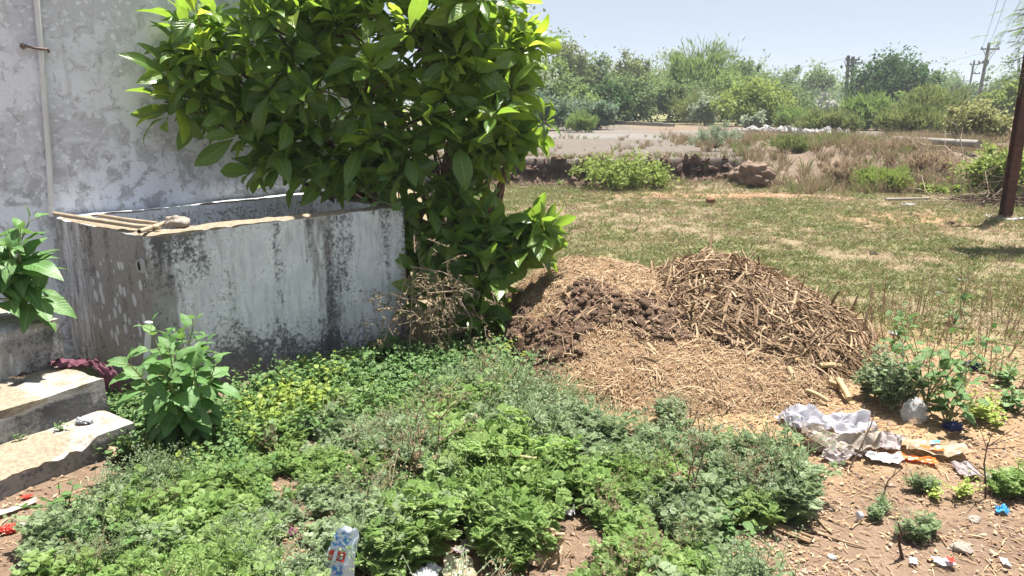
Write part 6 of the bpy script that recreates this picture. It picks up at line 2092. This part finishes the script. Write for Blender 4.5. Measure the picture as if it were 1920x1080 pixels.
for k in range(170):
    u, v = rng.normal(805, 45), rng.normal(590, 55)
    a = PY(u, v, 4.42 + rng.normal() * .10); a[2] = max(a[2], .05)
    d = nrm(rng.normal(size=3)); e = a + d * .16 * rng.uniform(.5, 1.4) + (0, 0, -.03); e[2] = max(e[2], .03)
    m_.tube([a, (a + e) / 2 + rng.normal(size=3) * .02, e], [.002, .0018, .001], 4, cap=False)
    N = 14
    f = rng.random(N)[:, None]
    v_, f_ = diamonds(a * (1 - f) + e * f, nrm(rng.normal(size=(N, 3))), nrm(rng.normal(size=(N, 3)) + (0, 0, .6)), rng.uniform(.012, .03, N), rng.uniform(.006, .014, N))
    lm_.add(v_, f_, tint=np.repeat(rng.random(N), 4))
m_.build('vines', M['twig'], root)
kind(lm_.build('leaves', M['drygrass'], root, False), 'stuff')

# ---------------------------------------------------------------- rubbish
def bag(name, label, c, r, mat, seed, amp=.45, rot=0.0, parent=None, group=None, cat='bag', freq=3.6, n=(64, 40)):
    th = np.linspace(0, 2 * PI, n[0] + 1); ph = np.linspace(.001, PI - .001, n[1] + 1)
    T, F = np.meshgrid(th, ph, indexing='ij')
    d = np.stack((np.cos(T) * np.sin(F), np.sin(T) * np.sin(F), np.cos(F)), -1)
    rg = np.abs(2 * fbm(d[..., 0] * freq + seed, d[..., 1] * freq, d[..., 2] * freq, 3, seed) - 1)
    k = 1 - amp * (1 - rg * 2.2).clip(-.6, 1) * .8
    V = d * k[..., None] * np.asarray(r)
    V[..., 2] = np.maximum(V[..., 2], -.55 * r[2])
    cr, sr = math.cos(rot), math.sin(rot)
    V = np.stack((V[..., 0] * cr - V[..., 1] * sr, V[..., 0] * sr + V[..., 1] * cr, V[..., 2]), -1) + np.asarray(c) + (0, 0, .5 * r[2])
    m_ = MB(); m_.grid(V)
    return solo(m_, name, mat, label, cat, c, group, smooth=True)
sheet('plastic_bag', 'large crumpled white plastic bag at the foot of the stalk pile', 'bag', gp(1556, 806), .36, .20, M['bag'], 7, crump=.26, bend=.2, rot=-.12, n=(44, 28))
sheet('plastic_bag', 'small crumpled white plastic at the left end of the big bag', 'bag', gp(1492, 800), .15, .13, M['bag'], 8, crump=.3, n=(26, 22))
sheet('plastic_bag', 'dirty cream plastic bag in front of the big white bag', 'bag', gp(1575, 840), .31, .17, M['bag2'], 9, crump=.26, bend=.3, rot=-.2, n=(40, 26))
sheet('torn_paper', 'pinkish torn paper below the dirty cream bag', 'litter', gp(1532, 845), .11, .07, M['pinkfilm'], 21)
sheet('plastic_scrap', 'greyish plastic flap at the weed edge below the bags', 'litter', gp(1568, 866), .11, .09, M['greyplastic'], 22, crump=.25)
sheet('plastic_scrap', 'grey triangular flap right of the greyish plastic flap', 'litter', gp(1597, 855), .09, .08, M['greyplastic'], 23, crump=.2)
sheet('foil_wrapper', 'silver foil wrapper lying left of the orange wrapper', 'wrapper', gp(1655, 866), .15, .10, M['silver'], 24, crump=.16, rot=-.3)
sheet('plastic_scrap', 'mauve crumpled plastic behind the silver foil wrapper', 'litter', gp(1665, 838), .16, .11, M['greyplastic'], 25, crump=.22)
sheet('orange_wrapper', 'bright orange wrapper on straw covered soil', 'wrapper', gp(1716, 866), .16, .06, M['orange'], 26, crump=.16, rot=-.35)
cw = sheet('cream_wrapper', 'cream plastic wrapper with orange and blue print behind the orange wrapper', 'wrapper', gp(1752, 850), .27, .15, M['bag3'], 27, crump=.14, rot=-.22)
sheet('orange_print', None, None, gp(1735, 850) + (0, -.045, .035), .10, .035, M['orange'], 28, crump=.1, rot=-.4, parent=cw, n=(8, 5))
sheet('blue_print', None, None, gp(1741, 843) + (0, -.045, .05), .035, .025, M['blue'], 29, crump=.1, rot=-.2, parent=cw, n=(6, 5))
sheet('plastic_scrap', 'faded grey plastic flat on the soil right of the cream wrapper', 'litter', gp(1812, 890), .12, .08, M['greyplastic'], 30, crump=.15)
sheet('plastic_scrap', 'pale scraps beside the dry twiggy weed', 'litter', gp(1862, 905), .07, .06, M['bag2'], 31)
bag('plastic_jar', 'clear crumpled plastic jar under the drooping weed', gp(1712, 790), (.065, .06, .085), M['clear'], 12, amp=.15, cat='jar')
bag('plastic_bag', 'dark grey crumpled plastic right of the clear jar', gp(1785, 805), (.05, .04, .03), M['navy'], 13)
bag('plastic_bag', 'dark torn plastic beside the low pale weed at the right', gp(1822, 690), (.06, .04, .03), M['navy'], 14)
# plastic bottle
def bottle(label, c, d, s, mat):
    prof = [(0, .0), (.026, .0), (.031, .008), (.031, .05), (.0285, .056), (.031, .062), (.031, .115), (.028, .13), (.017, .155), (.0135, .162), (.0135, .175)]
    root = thing('plastic_bottle', label, 'bottle', c)
    d = nrm(d); m_ = MB()
    path = np.array([np.asarray(c) + (0, 0, .033 * s) + d * (y - .09) * s for _, y in prof])
    m_.tube(path, [max(.001, r) * s for r, _ in prof], 16, cap=False)
    m_.build('body', mat, root)
    m_ = MB(); e = np.asarray(c) + (0, 0, .033 * s) + d * .085 * s
    m_.tube([e, e + d * .016 * s], .0165 * s, 12); m_.build('cap', M['bag'], root)
    return root
bottle('clear plastic bottle lying on bare soil right of the weeds', gp(1573, 985), (.97, .22, 0), .92, M['clearb'])
sheet('blue_scrap', 'blue plastic scrap at the weed edge left of the bottle', 'litter', gp(1470, 966), .035, .045, M['blue'], 32, crump=.3)
sheet('blue_scrap', 'blue plastic scrap on soil at the right edge', 'litter', gp(1876, 962), .04, .05, M['blue'], 33, crump=.3)
cr = sheet('sweet_wrapper', 'small white wrapper with a red end on the bare soil', 'wrapper', gp(1768, 1060), .065, .05, M['bag'], 34, crump=.15, rot=-.3)
sheet('red_print', None, None, gp(1778, 1063) + (.002, -.004, .02), .022, .035, M['red'], 35, crump=.1, rot=-.3, parent=cr, n=(5, 5))
sheet('plastic_scrap', 'tiny white scrap left of the red ended wrapper', 'litter', gp(1712, 1058), .04, .025, M['bag'], 36)
sheet('plastic_scrap', 'small white scrap near the lower right corner', 'litter', gp(1884, 1060), .045, .025, M['bag'], 37)
# among the weeds
sheet('foil_scrap', 'small silver foil ball on bare soil inside the weeds', 'litter', gp(1068, 968), .04, .04, M['silver'], 38, crump=.4, lift=.01)
sheet('brown_paper', 'tan paper sheet standing bent among the front weeds', 'paper', gp(1022, 1062), .095, .12, M['paper'], 39, crump=.3, up=((.25, .6, .75), (-.2, -.8, .6)))
sheet('brown_paper', 'crumpled brown paper beside the foil ball', 'paper', gp(1098, 958), .09, .07, M['paper'], 40, crump=.3)
sheet('plastic_scrap', 'white curled plastic standing in the weeds by the pouch', 'litter', gp(766, 1062), .06, .10, M['bag'], 41, crump=.25, up=((.1, .2, 1), (0, -1, .3)))
sheet('cream_scrap', 'cream plastic sheet at the bottom edge among the weeds', 'litter', gp(862, 1088), .11, .10, M['bag3'], 42, crump=.14, lift=.03)
sheet('plastic_scrap', 'white plastic sheet left of the cream sheet at the bottom', 'litter', gp(800, 1095), .09, .07, M['bag'], 43, lift=.03)
sheet('plastic_scrap', 'pinkish grey scrap behind the cream sheet in the weeds', 'litter', gp(870, 1035), .09, .06, M['greyplastic'], 44, lift=.01)
sheet('navy_scrap', 'curved navy plastic piece right of the blue and white pouch', 'litter', gp(695, 1040), .03, .07, M['navy'], 45, crump=.2, up=((.2, .1, 1), (0.4, -1, .2)))
sheet('red_scrap', 'red brown scrap in the gap of the weeds left of the pouch', 'litter', gp(548, 1005), .05, .035, M['cloth'], 46)
bag('green_plastic', 'green plastic piece among weeds at the tank foot', gp(630, 790) + (0, 0, .07), (.03, .02, .02), M['green'], 15, cat='litter')
# pouch with printed panels
c = gp(628, 1098)
pou = thing('printed_pouch', 'blue and white printed plastic pouch standing in the weeds', 'pouch', c)
R = frames(np.array((.16, .25, 1.0)), np.array((-.1, -1, .35)))
U, V = np.meshgrid(np.linspace(-.5, .5, 15), np.linspace(0, 1, 21), indexing='ij')
wd = .098 * (1 - .38 * V ** 1.5)
def pouch_pt(U, V, s, o=0.0):
    wd = .098 * (1 - .42 * V ** 1.4)
    puff = .015 * np.cos(U * PI) ** .6 * np.sin(np.clip(V, 0, 1) * PI) ** .5
    fold = .030 * (fbm(U * 4.5 + 3, V * 5, 0, 3, 4) - .5) + .05 * (V - .4) ** 2
    pt = np.stack((U * wd * 1.22 + .03 * (fbm(V * 3.1, 2.2, 0, 3, 6) - .5) + .02 * V, V * .205 + .014 * (noise3(U * 6, 1.0, 0, 7) - .5) * V, s * (puff + o) + fold), -1)
    return np.einsum('ij,...j->...i', R, pt) + c
m_ = MB(); m_.grid(pouch_pt(U, V, 1)); m_.grid(pouch_pt(U, V, -1), flip=True)
def m_pouch():
    m, nt, b, out = mat_new('pouch_print')
    t = NT(nt)
    sp = t.n('ShaderNodeSeparateXYZ'); t.l(t.n('ShaderNodeUVMap').outputs[0], sp.inputs[0])
    nz = t.noise(t.coord(), 55, 4, .6)
    top = t.math('MULTIPLY', t.ramp(sp.outputs[1], .62, .70), t.math('SUBTRACT', 1.0, t.ramp(sp.outputs[1], .88, .93)))
    bot = t.math('MULTIPLY', t.ramp(sp.outputs[1], .40, .34), t.ramp(sp.outputs[1], .15, .22))
    side = t.math('SUBTRACT', 1.0, t.ramp(sp.outputs[0], .62, .72))
    f = t.math('MULTIPLY', t.math('MAXIMUM', top, bot), t.math('MULTIPLY', side, t.ramp(nz, .42, .55)))
    col = t.mix(f, (.66, .73, .84), (.05, .22, .62))
    t.l(col, b.inputs['Base Color']); b.inputs['Roughness'].default_value = .22
    t.l(t.bump(t.noise(t.coord(), 45, 2), .4, .006), b.inputs['Normal'])
    return m
m_.build('body', m_pouch(), pou)
def panel(u0, u1, v0, v1, o, mat, name):
    U, V = np.meshgrid(np.linspace(u0, u1, 5), np.linspace(v0, v1, 5), indexing='ij')
    m_ = MB(); m_.grid(pouch_pt(U, V, 1, o)); return m_.build(name, mat, pou)
for (a, b_) in ((-.42, -.22), (-.12, .18)):
    panel(a, b_, .42, .62, .0012, M['bag'], 'white_panel')
    w_ = b_ - a
    panel(a + w_ * .30, a + w_ * .70, .52, .60, .0022, M['red'], 'red_print')
    panel(a + w_ * .05, a + w_ * .28, .44, .585, .0022, M['red'], 'red_print')
    panel(a + w_ * .72, a + w_ * .95, .44, .585, .0022, M['red'], 'red_print')
    panel(a + w_ * .05, a + w_ * .95, .43, .455, .0024, M['red'], 'red_print')
# lower left corner and steps
bag('red_packet', 'red plastic packet on the soil at the lower left edge', gp(18, 996), (.038, .03, .018), M['red'], 16, cat='packet')
sheet('plastic_scrap', 'white plastic strip right of the red packet', 'litter', gp(55, 988), .07, .03, M['bag'], 51, rot=.5)
sheet('plastic_scrap', 'white dusty sheet along the foot of the lowest step', 'litter', gp(30, 958), .16, .05, M['bag2'], 52, rot=.9, crump=.1)
sheet('red_scrap', 'red scrap against the lowest step', 'litter', gp(52, 936), .035, .03, M['red'], 53)
sheet('plastic_scrap', 'torn whitish plastic in the shade below the leafy weed', 'litter', gp(300, 872) + (0, 0, .03), .10, .05, M['bag2'], 54)
sheet('dead_leaf', 'large curled brown leaf at the shaded end of the lowest step', 'leaf', gp(220, 868) + (0, 0, .02), .13, .06, M['paper'], 55, bend=.6)
sheet('dead_leaf', 'dark dry leaf lying on the upper step tread', 'leaf', P(38, 712, .30), .09, .05, M['clod'], 56)
bag('plastic_scrap', 'crumpled white plastic on the middle step tread', P(158, 792, .135), (.045, .03, .018), M['bag'], 57, cat='litter')
clump('step_weed', 'tiny flat weed growing on the lowest step tread', P(112, 808, .128), src_c, (.3, .28, .25))
# maroon cloth draped over a step edge
n0_ = 34
t = np.linspace(0, 1, n0_)
ctr = np.array([P(92, 688, .295), P(130, 684, .30), P(165, 682, .30), P(190, 688, .295), P(206, 702, .28), P(210, 735, .19)])
kk = np.linspace(0, 1, len(ctr))
path = np.column_stack([np.interp(t, kk, ctr[:, q]) for q in range(3)])
V = np.zeros((n0_, 14, 3))
for j in range(14):
    s = (j / 13 - .5) * .12
    V[:, j, 0] = path[:, 0] + s * .5 * AX[0] + s * .8 * BX[0] * -1
    V[:, j, 1] = path[:, 1] + s * .5 * AX[1] + s * .8 * BX[1] * -1
    V[:, j, 2] = path[:, 2] + .045 * np.abs(2 * fbm(t * 9, np.full(n0_, j * .5), 0, 3, 58) - 1) + .012 * math.sin(j * 1.4)
m_ = MB(); m_.grid(V)
solo(m_, 'cloth', M['cloth'], 'crumpled maroon cloth draped over the upper step', 'cloth', path[0])

# ---------------------------------------------------------------- thin noon haze round the whole place
hm = bpy.data.materials.new('haze')
hm.use_nodes = True
hm.node_tree.nodes.clear()
ho = hm.node_tree.nodes.new('ShaderNodeOutputMaterial')
hv = hm.node_tree.nodes.new('ShaderNodeVolumePrincipled')
hv.inputs['Color'].default_value = (0.86, 0.92, 1.0, 1)
hv.inputs['Density'].default_value = 0.0011
hv.inputs['Anisotropy'].default_value = 0.2
hm.node_tree.links.new(hv.outputs[0], ho.inputs['Volume'])
hb = MB()
hb.box((gx.min() - 4, gy.min() - 4, -1.6), (gx.max() + 4, gy.max() + 4, 13.0))
kind(hb.build('haze', hm, None, False), 'stuff', 'thin pale haze lying over the land')
